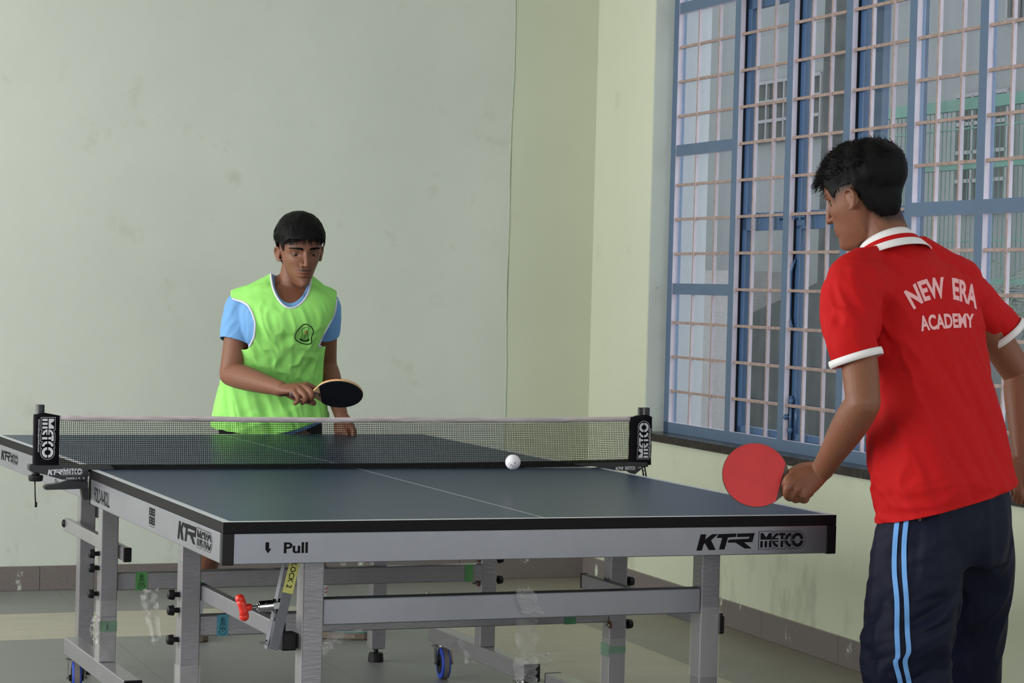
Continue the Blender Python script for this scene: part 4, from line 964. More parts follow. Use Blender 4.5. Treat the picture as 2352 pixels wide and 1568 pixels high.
def build_paddle(name, label, centre, h, n, face_cols, hand_len=.10, wood=None):
    """h points from the grip to the blade, n is the visible face's normal"""
    h = V(h).normalized(); n = V(n); n = (n-h*n.dot(h)).normalized(); s = n.cross(h)
    root = thing(name, label, 'paddle', centre); c = V(centre)
    def outl(r): 
        P = []
        for a in np.linspace(0, 2*math.pi, 65)[:-1]: P.append((math.cos(a)*.0785*r, math.sin(a)*.0755*r))
        return P
    def neck(P, x0): return [p for p in P if p[0] > x0]
    full = outl(1); body = [p for p in full if not (p[0] < -.060)]
    # order: start after the neck so that the throat closes with a curve
    full_b = []
    for a in np.linspace(-math.pi+.62, math.pi-.62, 60): full_b.append((math.cos(a)*.0785, math.sin(a)*.0755))
    full_b += [(-.074, .030), (-.084, .018), (-.094, .0145), (-.094, -.0145), (-.084, -.018), (-.074, -.030)]
    bm = BM(); prism(bm, full_b, lambda u, v, w: c+h*u+s*v+n*(w-.003), .006); put(obj('blade', bm, wood or m_wood), root)
    rb = [p for p in full_b[:60]]
    k = .985; rub = []
    for a in np.linspace(-math.pi+.66, math.pi-.66, 60): rub.append((math.cos(a)*.0785*k, math.sin(a)*.0755*k))
    for w0, m_ in ((.003, face_cols[0]), (-.0052, face_cols[1])):
        bm = BM(); prism(bm, rub, lambda u, v, w: c+h*u+s*v+n*(w0+w), .0022); put(obj('rubber', bm, m_), root)
    bm = BM(); g = [c-h*.070, c-h*.086, c-h*.12, c-h*(.078+hand_len)]
    limb(bm, g, [(.013, .0085), (.0145, .0105), (.0145, .011), (.0165, .0115)], s, 16, 20); put(obj('grip', bm, m_grip, None, True), root)
    bm = BM()
    for q in (-.0045, .0045):
        for z_ in (1, -1): tube(bm, [c-h*.068+s*q+n*z_*.0088, c-h*.088+s*q+n*z_*.0108, c-h*.13+s*q+n*z_*.0112], .0009, 6)
    put(obj('grip_stripes', bm, m_woodl), root)
    return root, c, h, n, s
m_wood = mat('pale_plywood', (206, 172, 122), .5, noise=.12, nscale=30, stretch=(1, 6, 1)); m_woodl = mat('light_inlay', (226, 196, 150), .5); m_grip = mat('dark_wood_grip', (84, 66, 58), .5, noise=.2, nscale=40, stretch=(1, 6, 1))
m_rubk = stains(mat('black_rubber_sheet', (22, 21, 25), .5), (60, 60, 66), 30, .66, .8); m_rubr = mat('red_rubber_sheet', (196, 40, 44), .55, noise=.08, nscale=18)

def foot(root, ankle, head, L_=.27, pant=False):
    """trainer: sole, upper, laces, trim; ankle at the joint, head = direction the toes point"""
    a = V(ankle); f = V((head[0], head[1], 0)).normalized(); s = V((-f.y, f.x, 0)); g = V((a.x, a.y, 0))
    sh = BM(); loft(sh, [(g-f*.072+V((0, 0, .035)), s, V((0, 0, 1)), .022, .030, .022), (g-f*.055+V((0, 0, .045)), s, V((0, 0, 1)), .036, .050, .030), (g-f*.01+V((0, 0, .048)), s, V((0, 0, 1)), .038, .055, .032), (g+f*.05+V((0, 0, .040)), s, V((0, 0, 1)), .040, .038, .026), (g+f*.11+V((0, 0, .034)), s, V((0, 0, 1)), .047, .026, .020), (g+f*.165+V((0, 0, .030)), s, V((0, 0, 1)), .042, .020, .016), (g+f*.195+V((0, 0, .026)), s, V((0, 0, 1)), .020, .012, .012)], 28, 26)
    u = put(obj('trainer', sh, m_shoe, None, True), root)
    so = BM(); outline = [(-.082, 0), (-.075, .026), (-.04, .036), (.02, .035), (.08, .046), (.13, .050), (.175, .042), (.20, .022), (.205, 0), (.20, -.022), (.175, -.040), (.13, -.046), (.08, -.042), (.02, -.035), (-.04, -.036), (-.075, -.026)]
    prism(so, outline, lambda x, y, w: g+f*x+s*y+V((0, 0, .001+w)), .026); put(obj('sole', so, m_sole, None, False, .004), u)
    t = BM(); tube(t, [g+f*x+s*y*1.01+V((0, 0, .029)) for x, y in outline], .0022, 6, True); put(obj('trim_line', t, m_teal), u)
    lc = BM()
    for i in range(5): q = g+f*(.035+.017*i)+V((0, 0, .083-.0065*i)); tube(lc, [q-s*.022-V((0, 0, .006)), q, q+s*.022-V((0, 0, .006))], .0022, 6)
    put(obj('laces', lc, m_sock), u)
    return u

# ------------------------------------------------------------------ player in the lime vest
p1 = thing('person', 'standing player in a lime green vest, holding a black paddle behind the net', 'person', (at(620, 1000, 8.15).x, at(620, 1000, 8.15).y, 0))
fr1 = (-CF*math.cos(.16)+CR*math.sin(.16)).normalized(); sd1 = (CR*math.cos(.16)+CF*math.sin(.16)).normalized()
HM1 = head_frame(at(689.5, 573, 7.94), -CF*math.cos(.34)*math.cos(.24)+CR*math.sin(.34)*math.cos(.24)-CU*math.sin(.24), CU-CR*.01)
HK1 = 1.01; SKINM['m'] = m_skin1
def torso1(bm, e):
    R = [(at(622, 1002, 8.12), .186, .125, .125), (at(622, 955, 8.12), .182, .125, .125), (at(622, 890, 8.10), .163, .118, .112), (at(636, 810, 8.03), .145, .115, .11), (at(648, 745, 7.98), .150, .112, .112), (at(655, 700, 7.975), .158, .084, .092), (at(661, 670, 7.99), .120, .056, .070), (at(666, 652, 8.01), .070, .050, .060)]
    loft(bm, [(c, sd1, fr1, a+e, f+e, b+e) for c, a, f, b in R], 44, 36)
SH_R, EL_R, WR_R = at(556, 702, 7.99), at(530, 858, 7.93), at(646, 893, 7.66)
SH_L, EL_L, WR_L = at(745, 700, 8.06), at(750, 838, 8.20), at(784, 955, 8.08)
def mid(a, b, t): return V(a).lerp(V(b), t)
def traps(bm, e):
    limb(bm, [at(652, 636, 8.03), at(630, 655, 8.01), at(596, 680, 7.99)], [.030+e, .036+e, .046+e], None, 12); limb(bm, [at(690, 642, 8.03), at(712, 664, 8.03), at(736, 690, 8.04)], [.030+e, .036+e, .042+e], None, 12)
# body
bm = BM(); torso1(bm, -.020); traps(bm, -.012)
limb(bm, [at(664, 692, 8.03), at(668, 662, 8.02), at(674, 632, 8.01), at(681, 600, 8.00)], [.062, .051, .0465, .048], None, 14)
head_parts(bm, HM1, HK1)
limb(bm, [at(600, 690, 7.98), SH_R, mid(SH_R, EL_R, .5), mid(SH_R, EL_R, .86), EL_R], [.05, .050, .0435, .040, .039], None, 24)
limb(bm, [EL_R+V((0, 0, -.004)), mid(EL_R, WR_R, .22), mid(EL_R, WR_R, .55), mid(EL_R, WR_R, .86), WR_R], [.038, .0425, .036, .0275, .026], None, 24)
limb(bm, [at(705, 692, 8.0), SH_L, mid(SH_L, EL_L, .5), mid(SH_L, EL_L, .86), EL_L], [.05, .048, .041, .037, .037], None, 24)
limb(bm, [EL_L, mid(EL_L, WR_L, .25), mid(EL_L, WR_L, .6), WR_L], [.036, .038, .031, .0235], None, 24)
d_ = 7.66
hand(bm, at(650, 894, 7.65), [at(703, 884, 7.645), at(694, 888, 7.625), at(683, 892, 7.615), at(671, 897, 7.615)], None,
     [[at(703, 884, 7.645), at(716, 888, 7.650), at(728, 893, 7.648)],
      [at(696, 888, 7.625), at(713, 899, 7.592), at(716, 913, 7.590), at(709, 922, 7.615)],
      [at(684, 892, 7.612), at(698, 905, 7.585), at(702, 917, 7.583), at(694, 925, 7.608)],
      [at(671, 897, 7.61), at(682, 909, 7.588), at(685, 920, 7.588), at(677, 926, 7.608)]],
     [at(662, 903, 7.665), at(685, 914, 7.668), at(706, 920, 7.650), at(720, 925, 7.635)], .0098)
hand(bm, WR_L, [at(801, 985, 8.05), at(795, 989, 8.04), at(788, 990, 8.05), at(782, 988, 8.06)], None,
     [[at(801, 985, 8.05), at(808, 1003, 8.03), at(805, 1020, 8.05)], [at(795, 989, 8.04), at(800, 1008, 8.02), at(797, 1026, 8.04)], [at(788, 990, 8.05), at(791, 1010, 8.03), at(789, 1027, 8.05)], [at(782, 988, 8.06), at(783, 1006, 8.05), at(782, 1020, 8.07)]],
     [at(795, 965, 8.06), at(811, 985, 8.02), at(812, 1003, 8.01)], .0085)
HIP_R, KN_R, AN_R = at(578, 1010, 8.17), at(500, 1190, 8.15), V((*at(438, 1440, 8.42).xy, .085))
HIP_L, KN_L, AN_L = at(664, 1010, 8.17), at(708, 1185, 8.17), V((*at(728, 1425, 8.42).xy, .085))
for a, k_, b in ((HIP_R, KN_R, AN_R), (HIP_L, KN_L, AN_L)):
    limb(bm, [a, mid(a, k_, .5), k_, mid(k_, b, .25), mid(k_, b, .55), mid(k_, b, .85), b], [.085, .075, .055, .056, .048, .034, .034], None, 36)
me = fuse(bm, .0024, 3); L = head_detail(me, HM1, HK1)
x, y, z = L.T; front = (y > .03) & (np.linalg.norm(L, axis=1) < .15); col = np.ones((len(L), 3))
def blend(c, w, k): w = np.clip(w, 0, 1)[:, None]; return c*(1-w)+np.array(k)*c*w
ax_ = np.abs(x)
lips = np.where(front, np.exp(-(x/.021)**4-((z+.0668)/.0078)**4), 0); col = blend(col, lips*.8, (.82, .52, .56))
brow = np.where(front, np.exp(-((ax_-.031)/.019)**4-((z-.0195-.0015*np.cos((ax_-.03)*80))/.0042)**4), 0); col = blend(col, brow*.97, (.09, .09, .10))
must = np.where(front & (y > .06), np.exp(-(x/.024)**4-((z+.0545)/.0048)**4), 0); col = blend(col, must*.9, (.16, .16, .18))
sock_ = np.where(front, np.exp(-((ax_-.031)/.02)**2-((z+.002)/.013)**2), 0); col = blend(col, sock_*.35, (.72, .62, .62))
stub = np.where((np.linalg.norm(L, axis=1) < .16) & (z < -.035) & (y > -.01), np.exp(-((z+.1)/.03)**2), 0); col = blend(col, stub*.3, (.6, .55, .55))
hairz = np.where((np.linalg.norm(L, axis=1) < .16) & (z > .028) & (y < .07), 1., 0); col = blend(col, hairz*.9, (.12, .11, .12))
paint(me, col); body1 = finish('body', me, m_skin1, p1)
eyes(HM1, p1, HK1, .13, (.05, -.45))

def hair_cap(Mh, k, grow, keep, seed, m_, parent, disp=.003, freq=90, vox=.0035):
    bm = BM()
    for c, s in (((0, -.018, .032), (.0735, .094, .083)), ((0, .012, .020), (.067, .073, .068)), ((0, -.03, -.01), (.062, .066, .075))):
        bmesh.ops.create_uvsphere(bm, u_segments=40, v_segments=24, radius=1, matrix=Mh @ Matrix.Translation(V(c)*k) @ Matrix.Diagonal(((s[0]+.004)*k, (s[1]+.004)*k, (s[2]+.004)*k, 1)))
    me = fuse(bm, vox, 3); P = co_of(me); Mi = np.array(Mh.inverted()); L = (P@Mi[:3, :3].T+Mi[:3, 3])/k; N_ = no_of(me)
    P = P+N_*((grow(L)+disp*noise3(L, freq, seed))*k)[:, None]; set_co(me, P)
    b = bmesh.new(); b.from_mesh(me); ok = keep(L); b.verts.ensure_lookup_table()
    bmesh.ops.delete(b, geom=[f for f in b.faces if not any(ok[v.index] for v in f.verts)], context='FACES'); b.to_mesh(me); b.free()
    o = finish('hair', me, m_, parent); return o
def sm01(x, a, b): t = np.clip((x-a)/(b-a), 0, 1); return t*t*(3-2*t)
def line1(L):      # lower limit of the hair at each forward position
    y = L[:, 1]; return np.interp(y, [-.12, -.05, -.025, -.01, .015, .030, .038, .060, .10], [-.060, -.050, .0, .030, .030, .004, .030, .050, .050])+.003*noise3(L, 160, 3)
h1 = hair_cap(HM1, HK1, lambda L: .001+.009*sm01(L[:, 2], -.01, .06)+.005*sm01(L[:, 1], 0, .07)*sm01(L[:, 2], .02, .05), lambda L: L[:, 2] > line1(L), 4, m_hair, p1, .0022)
def add_strands(hair_o, Mh, k, cnt, flow, length, r, seed, curl=0, sel=None, name='hair_strands'):
    me = hair_o.data; P = co_of(me); N_ = no_of(me); Mi = np.array(Mh.inverted()); L = (P@Mi[:3, :3].T+Mi[:3, 3])/k; NL = N_@Mi[:3, :3].T; rs = np.random.default_rng(seed); idx = rs.permutation(len(L)); roots = []
    for i in idx:
        if len(roots) >= cnt: break
        if sel is None or sel(L[i]): roots.append((V(L[i])-V(NL[i])*.002, V(NL[i]).normalized()))
    bm = BM(); strands(bm, Mh, roots, flow, length, r, 4, curl, rs, k); return put(obj(name, bm, m_hair, None, True), hair_o)
def flow1(p, n):
    d = V((p.x*.8, .35+.9*max(0, p.z-.05)*6, -.9)) if p.y > .03 else V((0, .25, -1)) if p.z < .09 else V((p.x*2, .9, -.2))
    d = d-n*d.dot(n)*.85; return d.normalized()
add_strands(h1, HM1, HK1, 2200, flow1, lambda p: .020 if p.z > .045 else .010, .0008, 1)
add_strands(h1, HM1, HK1, 130, lambda p, n: V((p.x*1.5+.1*math.sin(p.x*300), .1, -1)).normalized(), lambda p: .022, .0011, 2, .08, lambda l: l[1] > .055 and l[2] < .068, 'fringe')
bm = BM(); bvb = BVHTree.FromObject(body1, bpy.context.evaluated_depsgraph_get())
def onface(Mh, k, x, z):
    o = Mh @ V((x*k, .2, z*k)); d = (Mh.to_3x3() @ V((0, -1, 0))).normalized(); h_ = bvb.ray_cast(o, d); return h_[0]
# eyebrow hairs
R3 = HM1.to_3x3(); rs = np.random.default_rng(9)
for s in (-1, 1):
    bm = BM()
    for i in range(200):
        t = rs.uniform(0, 1); xx = s*(.010+.040*t); zz = .0178+.0022*math.sin(t*2.6)-.002*t*t+rs.uniform(-.0034, .0034)*(1-.5*t); q = onface(HM1, HK1, xx, zz)
        if q: e = onface(HM1, HK1, xx+s*.005, zz+.001*(1-2*t)); e = e or q; tube(bm, [q+R3@V((0, .0004, 0)), e+R3@V((0, .0014, 0))], .00055, 3)
    put(obj('eyebrow', bm, m_hair), p1)

def wrinkle(me, axis, scale, amp, seed, squash=.22, mask=None, ridge=True):
    P = co_of(me); N_ = no_of(me); a = np.array(V(axis).normalized()); Q = P-np.outer(P@a, a)*(1-squash); n_ = noise3(Q, scale, seed, 2)
    if ridge: n_ = 1-2*np.abs(n_)
    n_ = n_+.35; w = amp*n_*(mask(P) if mask else 1); set_co(me, P+N_*w[:, None])
def near_axis(c, ax, r): c = V(c); ax = V(ax).normalized(); return lambda p: ((p-c)-ax*(p-c).dot(ax)).length < r
def hemcut(me, ys):
    cut_fn(me, lambda q, n: q.z < at(622, float(np.interp((q-at(622, 980, 8.1)).dot(CR), [-.2, -.12, -.03, .05, .12, .2], ys)), 8.1).z)
# T-shirt
def arm_cut(me, P, D, r): 
    P = V(P); D = V(D).normalized(); return cut(me, P, D, lambda q: (q-P).length < r)
SE_R, SE_L = at(541, 786, 7.96), at(746, 768, 8.12)
bm = BM(); torso1(bm, -.006)
limb(bm, [at(600, 692, 7.98), at(560, 704, 7.99), at(548, 745, 7.98), SE_R, mid(SE_R, EL_R, .25)], [.055, .058, .056, .0535, .052], None, 22)
limb(bm, [at(700, 692, 8.0), at(740, 702, 8.06), at(746, 735, 8.09), SE_L, mid(SE_L, EL_L, .25)], [.056, .057, .053, .0485, .047], None, 22); traps(bm, -.005)
ts = fuse(bm, .0045, 5); wrinkle(ts, CU+CR*.5, 75, .0035, 5)
dR = (SE_R-at(556, 704, 7.99)).normalized(); dL = (SE_L-at(742, 702, 8.06)).normalized()
dR = (dR+CR*-.12).normalized()
sleeve_cut(ts, SE_R, dR, .066); sleeve_cut(ts, SE_L, dL, .062)
NA, NB, NC = at(623, 628, 8.0), at(713, 652, 8.0), at(666, 711, 7.86)
def plane3(a, b, c, up): n_ = (b-a).cross(c-a).normalized(); return (a, n_ if n_.dot(V(up)) > 0 else -n_)
NK = at(668, 655, 7.98); nreg = lambda q: ((q-NK)-CU*(q-NK).dot(CU)).length < .125 and q.z > at(667, 725, 7.9).z
NXT, NYT = [626, 629, 633, 641, 652, 667, 685, 698, 706, 710], [560, 640, 664, 682, 692, 697, 690, 675, 655, 560]
def necked(q, n, X_, Y_, yb=640):
    a, b = pix(q); front = (q-NK).dot(CF) < .045
    return X_[0] < a < X_[-1] and b < (np.interp(a, X_, Y_) if front else yb-6)
cut_fn(ts, lambda q, n: necked(q, n, NXT, NYT))
hemcut(ts, [970, 975, 990, 999, 984, 961])
t1 = finish('t_shirt', ts, m_sky, p1, .002)
# vest
bm = BM(); torso1(bm, .009)
limb(bm, [at(610, 686, 7.98), at(560, 700, 7.99), at(528, 712, 7.99)], [.060, .062, .058], None, 14); limb(bm, [at(700, 690, 8.0), at(742, 698, 8.06), at(770, 712, 8.08)], [.058, .062, .056], None, 14)
traps(bm, .006); vs = fuse(bm, .0045, 5)
wrinkle(vs, CU*1-CR*.30, 58, .0080, 12, .07, lambda P: .15+.85*sm01(P[:, 2], 1.24, 1.12)); wrinkle(vs, CR*1+CU*.35, 50, .0040, 15, .2, lambda P: sm01(P[:, 2], .93, .80))
za = at(600, 800, 7.95).z
NXV, NYV = [620, 623, 627, 634, 646, 665, 686, 701, 710, 714, 717], [560, 640, 662, 680, 698, 711, 703, 687, 668, 648, 560]
cut_fn(vs, lambda q, n: necked(q, n, NXV, NYV))
AYL, AXL = [640, 684, 688, 692, 702, 720, 745, 775, 803], [531, 529, 540, 556, 571, 581, 587, 584, 569]
AYR, AXR = [640, 690, 700, 720, 750, 780, 796], [774, 773, 772, 769, 753, 737, 731]
def armhole(q, n):
    a, b = pix(q); return (AYL[0] < b < AYL[-1] and a < np.interp(b, AYL, AXL)) or (AYR[0] < b < AYR[-1] and a > np.interp(b, AYR, AXR))
cut_fn(vs, armhole)
hemcut(vs, [984, 990, 996, 990, 976, 955])
v1 = finish('vest', vs, m_lime, p1, .002)
for lp in open_loops(vs, minlen=26):
    c = sum(lp, V())/len(lp)
    if (c-NK).length < .10 and c.z > za: put(trim_band('piping', lp, .0036, m_piping, None, 120, 6), v1); continue
    ok = []
    for q in lp:
        a, b = pix(q); ok.append(685 < b < 797 and (abs(a-np.interp(b, AYL, AXL)) < 7 or abs(a-np.interp(b, AYR, AXR)) < 7))
    if sum(ok) < 12: continue
    k_ = next(i for i in range(len(lp)) if not ok[i]); lp = lp[k_:]+lp[:k_]; ok = ok[k_:]+ok[:k_]; runs = []; cur = []
    for q, o_ in zip(lp, ok):
        if o_: cur.append(q)
        elif cur: runs.append(cur); cur = []
    if cur: runs.append(cur)
    for run in runs:
        if len(run) < 10: continue
        A = np.array([tuple(p) for p in run])
        for _ in range(6): A[1:-1] = (A[:-2]+2*A[1:-1]+A[2:])/4
        bm = BM(); tube(bm, [V(q) for q in A], .0036, 8); put(obj('piping', bm, m_piping, None, True), v1)
# emblem drawn on the vest
bvv = BVHTree.FromObject(v1, bpy.context.evaluated_depsgraph_get())
def hit(px, py, bv, off=.0012, dist=None):
    h_ = bv.ray_cast(CAMP, ray(px, py).normalized()); return (h_[0]-ray(px, py).normalized()*off) if h_[0] else None
def draw(bm, pts, r, bv, closed=False, sub=4):
    P = [np.array(p, float) for p in pts]; P = P+[P[0]] if closed else P; Q = []
    for t in np.linspace(0, 1, sub*len(P)): q = hit(*cr(P, t), bv, .0006); Q.append(q) if q else None
    if len(Q) > 2: tube(bm, Q, r, 5)
zz = lambda L_: [(450+a/4.9, 700+b/4.9) for a, b in L_]
bm = BM(); draw(bm, zz([(1240, 215), (1300, 250), (1322, 300), (1300, 370), (1302, 420), (1270, 442), (1200, 435), (1140, 405), (1115, 370), (1125, 320), (1160, 270), (1205, 225)]), .0016, bvv, True)
draw(bm, zz([(1205, 265), (1240, 250), (1268, 262), (1250, 320), (1265, 370), (1250, 392), (1205, 380), (1185, 370), (1200, 330), (1190, 290)]), .0007, bvv, True); draw(bm, zz([(1170, 380), (1200, 402), (1250, 405), (1272, 385)]), .0022, bvv)
for k_ in range(4): draw(bm, zz([(1212, 335+k_*12), (1245, 333+k_*12)]), .0005, bvv, False, 3)
put(obj('chest_emblem', bm, m_ink), v1)
bm = BM(); draw(bm, zz([(1226, 318), (1240, 290), (1246, 318), (1232, 322)]), .0012, bvv); put(obj('emblem_flame', bm, mat('orange_ink', (190, 90, 40), .6)), v1)
# shorts
bm = BM(); loft(bm, [(at(622, 955, 8.12), sd1, fr1, .176, .120, .122), (at(622, 1010, 8.15), sd1, fr1, .178, .12, .125), (at(618, 1060, 8.17), sd1, fr1, .180, .12, .12)], 40, 12)
limb(bm, [at(580, 1020, 8.17), at(548, 1090, 8.16), at(510, 1165, 8.15)], [.105, .098, .085], None, 18); limb(bm, [at(662, 1020, 8.17), at(684, 1090, 8.17), at(704, 1165, 8.17)], [.105, .098, .085], None, 18)
sh = fuse(bm, .006, 5); wrinkle(sh, CU, 55, .004, 21); finish('shorts', sh, m_shortb, p1)
for an, kn, hd in ((AN_R, KN_R, (-.15, -1)), (AN_L, KN_L, (1.0, -.42))):
    bm = BM(); up_ = (kn-an).normalized(); limb(bm, [an+V((0, 0, -.03)), an+up_*.06, an+up_*.12, an+up_*.155], [.040, .0385, .043, .047], None, 12, 20); sk = put(obj('sock', bm, m_sock, None, True), p1)
    bm = BM()
    for t in (.105, .122): tube(bm, [an+up_*t+(V((math.cos(a), math.sin(a), 0)))*(.0415+(t-.105)*.12) for a in np.linspace(0, 2*math.pi, 25)[:-1]], .0026, 6, True)
    put(obj('sock_stripes', bm, m_red), sk); foot(p1, an, hd)
pad1, pc1, ph1, pn1, ps1 = build_paddle('table_tennis_paddle', 'black table tennis paddle with pale wooden edge in the raised hand of the green player', at(779, 903, 7.60), CR+CU*.02-CF*.05, -CF*.59-CU*.81-CR*.05, (m_rubk, m_rubr), .075)

# ------------------------------------------------------------------ player in the red polo, seen from behind
A2 = math.radians(40); fb = (CF*math.cos(A2)-CR*math.sin(A2)).normalized(); rb_ = (CR*math.cos(A2)+CF*math.sin(A2)).normalized()
p2 = thing('person', 'player in a red polo shirt seen from behind, at the near right table corner', 'person', (at(2165, 1200, 5.5).x, at(2165, 1200, 5.5).y, 0))
HM2 = head_frame(at(1977, 447, 5.62), -CR*math.cos(.60)*math.cos(.30)+CF*math.sin(.60)*math.cos(.30)-CU*math.sin(.30), CU*1-CR*.0)
HK2 = 1.02
def torso2(bm, e):
    R = [(at(2178, 1235, 5.455), .181, .125, .125), (at(2173, 1178, 5.46), .181, .125, .125), (at(2166, 1110, 5.47), .180, .125, .125), (at(2152, 1010, 5.49), .176, .118, .120), (at(2136, 900, 5.52), .166, .112, .115), (at(2118, 800, 5.55), .165, .112, .112), (at(2100, 715, 5.57), .172, .110, .112), (at(2085, 650, 5.585), .172, .088, .098), (at(2068, 600, 5.60), .125, .065, .078), (at(2052, 565, 5.605), .075, .055, .062)]
    loft(bm, [(c, rb_, fb, a+e, f+e, b+e) for c, a, f, b in R], 48, 40)
def traps2(bm, e):
    limb(bm, [at(2030, 578, 5.58), at(1990, 612, 5.53), at(1955, 645, 5.47)], [.036+e, .049+e, .056+e], None, 12); limb(bm, [at(2080, 560, 5.62), at(2145, 606, 5.65), at(2205, 646, 5.69)], [.036+e, .043+e, .050+e], None, 12)
S2L, E2L, W2L = at(1958, 662, 5.44), at(1983, 925, 5.31), at(1889, 1078, 5.47)
S2R, E2R, W2R = at(2212, 668, 5.69), at(2342, 862, 5.80), at(2350, 1050, 5.70)
bm = BM(); torso2(bm, -.018); traps2(bm, -.022)
limb(bm, [at(2055, 600, 5.60), at(2040, 555, 5.605), at(2022, 510, 5.615), at(2005, 470, 5.62)], [.064, .057, .056, .058], None, 14)
head_parts(bm, HM2, HK2)
limb(bm, [at(2010, 660, 5.5), S2L, mid(S2L, E2L, .45), mid(S2L, E2L, .72), mid(S2L, E2L, .92), E2L], [.045, .045, .043, .0425, .0405, .040], None, 28)
limb(bm, [E2L, mid(E2L, W2L, .2), mid(E2L, W2L, .45), mid(E2L, W2L, .75), mid(E2L, W2L, .93), W2L+CU*.0], [.040, .0425, .039, .031, .0275, .027], None, 28)
limb(bm, [at(2150, 660, 5.63), S2R, mid(S2R, E2R, .45), mid(S2R, E2R, .85), E2R], [.045, .044, .042, .040, .039], None, 26)
limb(bm, [E2R, mid(E2R, W2R, .25), mid(E2R, W2R, .6), mid(E2R, W2R, .9), W2R], [.039, .041, .034, .0275, .026], None, 24)
hand(bm, at(1886, 1084, 5.475), [at(1829, 1092, 5.452), at(1822, 1108, 5.435), at(1829, 1123, 5.432), at(1842, 1134, 5.440)], None,
     [[at(1829, 1091, 5.452), at(1812, 1096, 5.437), at(1803, 1110, 5.440), at(1806, 1124, 5.462)],
      [at(1822, 1108, 5.435), at(1808, 1120, 5.426), at(1807, 1138, 5.440), at(1815, 1145, 5.465)],
      [at(1830, 1123, 5.432), at(1820, 1138, 5.440), at(1828, 1148, 5.462), at(1838, 1142, 5.485)],
      [at(1843, 1134, 5.440), at(1840, 1146, 5.456), at(1850, 1149, 5.478), at(1856, 1140, 5.495)]],
     [at(1868, 1072, 5.488), at(1842, 1074, 5.500), at(1821, 1083, 5.505), at(1806, 1093, 5.500)], .0092)
hand(bm, W2R, [at(2352, 1105, 5.66), at(2344, 1108, 5.65), at(2336, 1106, 5.655), at(2330, 1100, 5.665)], None,
     [[at(2352, 1105, 5.66), at(2356, 1130, 5.645), at(2352, 1152, 5.66)], [at(2344, 1108, 5.65), at(2345, 1133, 5.635), at(2340, 1153, 5.65)], [at(2336, 1106, 5.655), at(2335, 1130, 5.64), at(2331, 1146, 5.655)], [at(2330, 1100, 5.665), at(2327, 1120, 5.655), at(2326, 1134, 5.665)]],
     [at(2360, 1070, 5.67), at(2370, 1098, 5.64), at(2366, 1120, 5.635)], .0085)
K2L, N2L = at(2084, 1500, 5.36), V((at(2105, 1850, 5.50).x, at(2105, 1850, 5.50).y, .085)); K2R, N2R = at(2228, 1500, 5.72), V((at(2235, 1850, 5.90).x, at(2235, 1850, 5.90).y, .085))
H2L, H2R = at(2120, 1200, 5.40), at(2215, 1195, 5.53)
for a, k_, b in ((H2L, K2L, N2L), (H2R, K2R, N2R)): limb(bm, [a, mid(a, k_, .5), k_, mid(k_, b, .3), mid(k_, b, .8), b], [.088, .078, .056, .055, .036, .036], None, 34)
me = fuse(bm, .0024, 3); L = head_detail(me, HM2, HK2); x, y, z = L.T; col = np.ones((len(L), 3)); nr = np.linalg.norm(L-np.array((0, -.01, .01)), axis=1) < .135
def line2(L): return np.interp(L[:, 1], [-.13, -.09, -.055, -.035, -.02, .012, .03, .044, .058, .08, .1], [-.086, -.084, -.080, -.058, .014, .016, .014, .002, .040, .052, .054])
fade = np.where(nr, sm01(L[:, 2]-line2(L), -.022, .004), 0)*np.where(L[:, 1] < .05, 1, sm01(L[:, 2]-line2(L), -.004, .004)); col = blend(col, fade*.93, (.10, .10, .12))
brow = np.where(nr & (y > .03), np.exp(-((np.abs(x)-.031)/.019)**4-((z-.0195)/.0034)**4), 0); col = blend(col, brow*.95, (.12, .12, .14))
lips = np.where(nr & (y > .03), np.exp(-(x/.021)**4-((z+.0668)/.0078)**4), 0); col = blend(col, lips*.7, (.8, .52, .56))
paint(me, col); body2 = finish('body', me, m_skin2, p2); SKINM['m'] = m_skin2; eyes(HM2, p2, HK2, .2, (0, -.3))
h2 = hair_cap(HM2, HK2, lambda L: .0005+.010*sm01(L[:, 2], .022, .075)*(.55+.45*sm01(L[:, 1], -.12, .05))+.006*sm01(L[:, 1], .02, .08)*sm01(L[:, 2], .04, .06)+.010*sm01(-L[:, 1], .04, .1)*sm01(L[:, 2], -.03, .03), lambda L: L[:, 2] > line2(L)+np.where(L[:, 1] < .02, .008, .004), 6, m_hair, p2, .0035, 75)
def flow2(p, n):
    a = math.sin(p.x*130+p.y*90)*.8; d = V((.4*math.sin(p.y*120), .7+.3*a, .15*a)) if p.z > .05 else V((.15*a, .3, -1))
    d = d-n*d.dot(n)*.7; return d.normalized()
add_strands(h2, HM2, HK2, 2600, flow2, lambda p: .026 if p.z > .05 else .006, .0009, 3, .22)
add_strands(h2, HM2, HK2, 900, lambda p, n: (n*.55+V((.5*math.sin(p.y*140), .5, .5*math.sin(p.x*120)))).normalized(), lambda p: .012, .0008, 8, .3, lambda l: l[2] > .05, 'loose_curls')
add_strands(h2, HM2, HK2, 160, lambda p, n: V((.3*math.sin(p.x*200), .8, -.7)).normalized(), lambda p: .026, .0009, 5, .35, lambda l: l[1] > .055 and l[2] < .085, 'fringe')
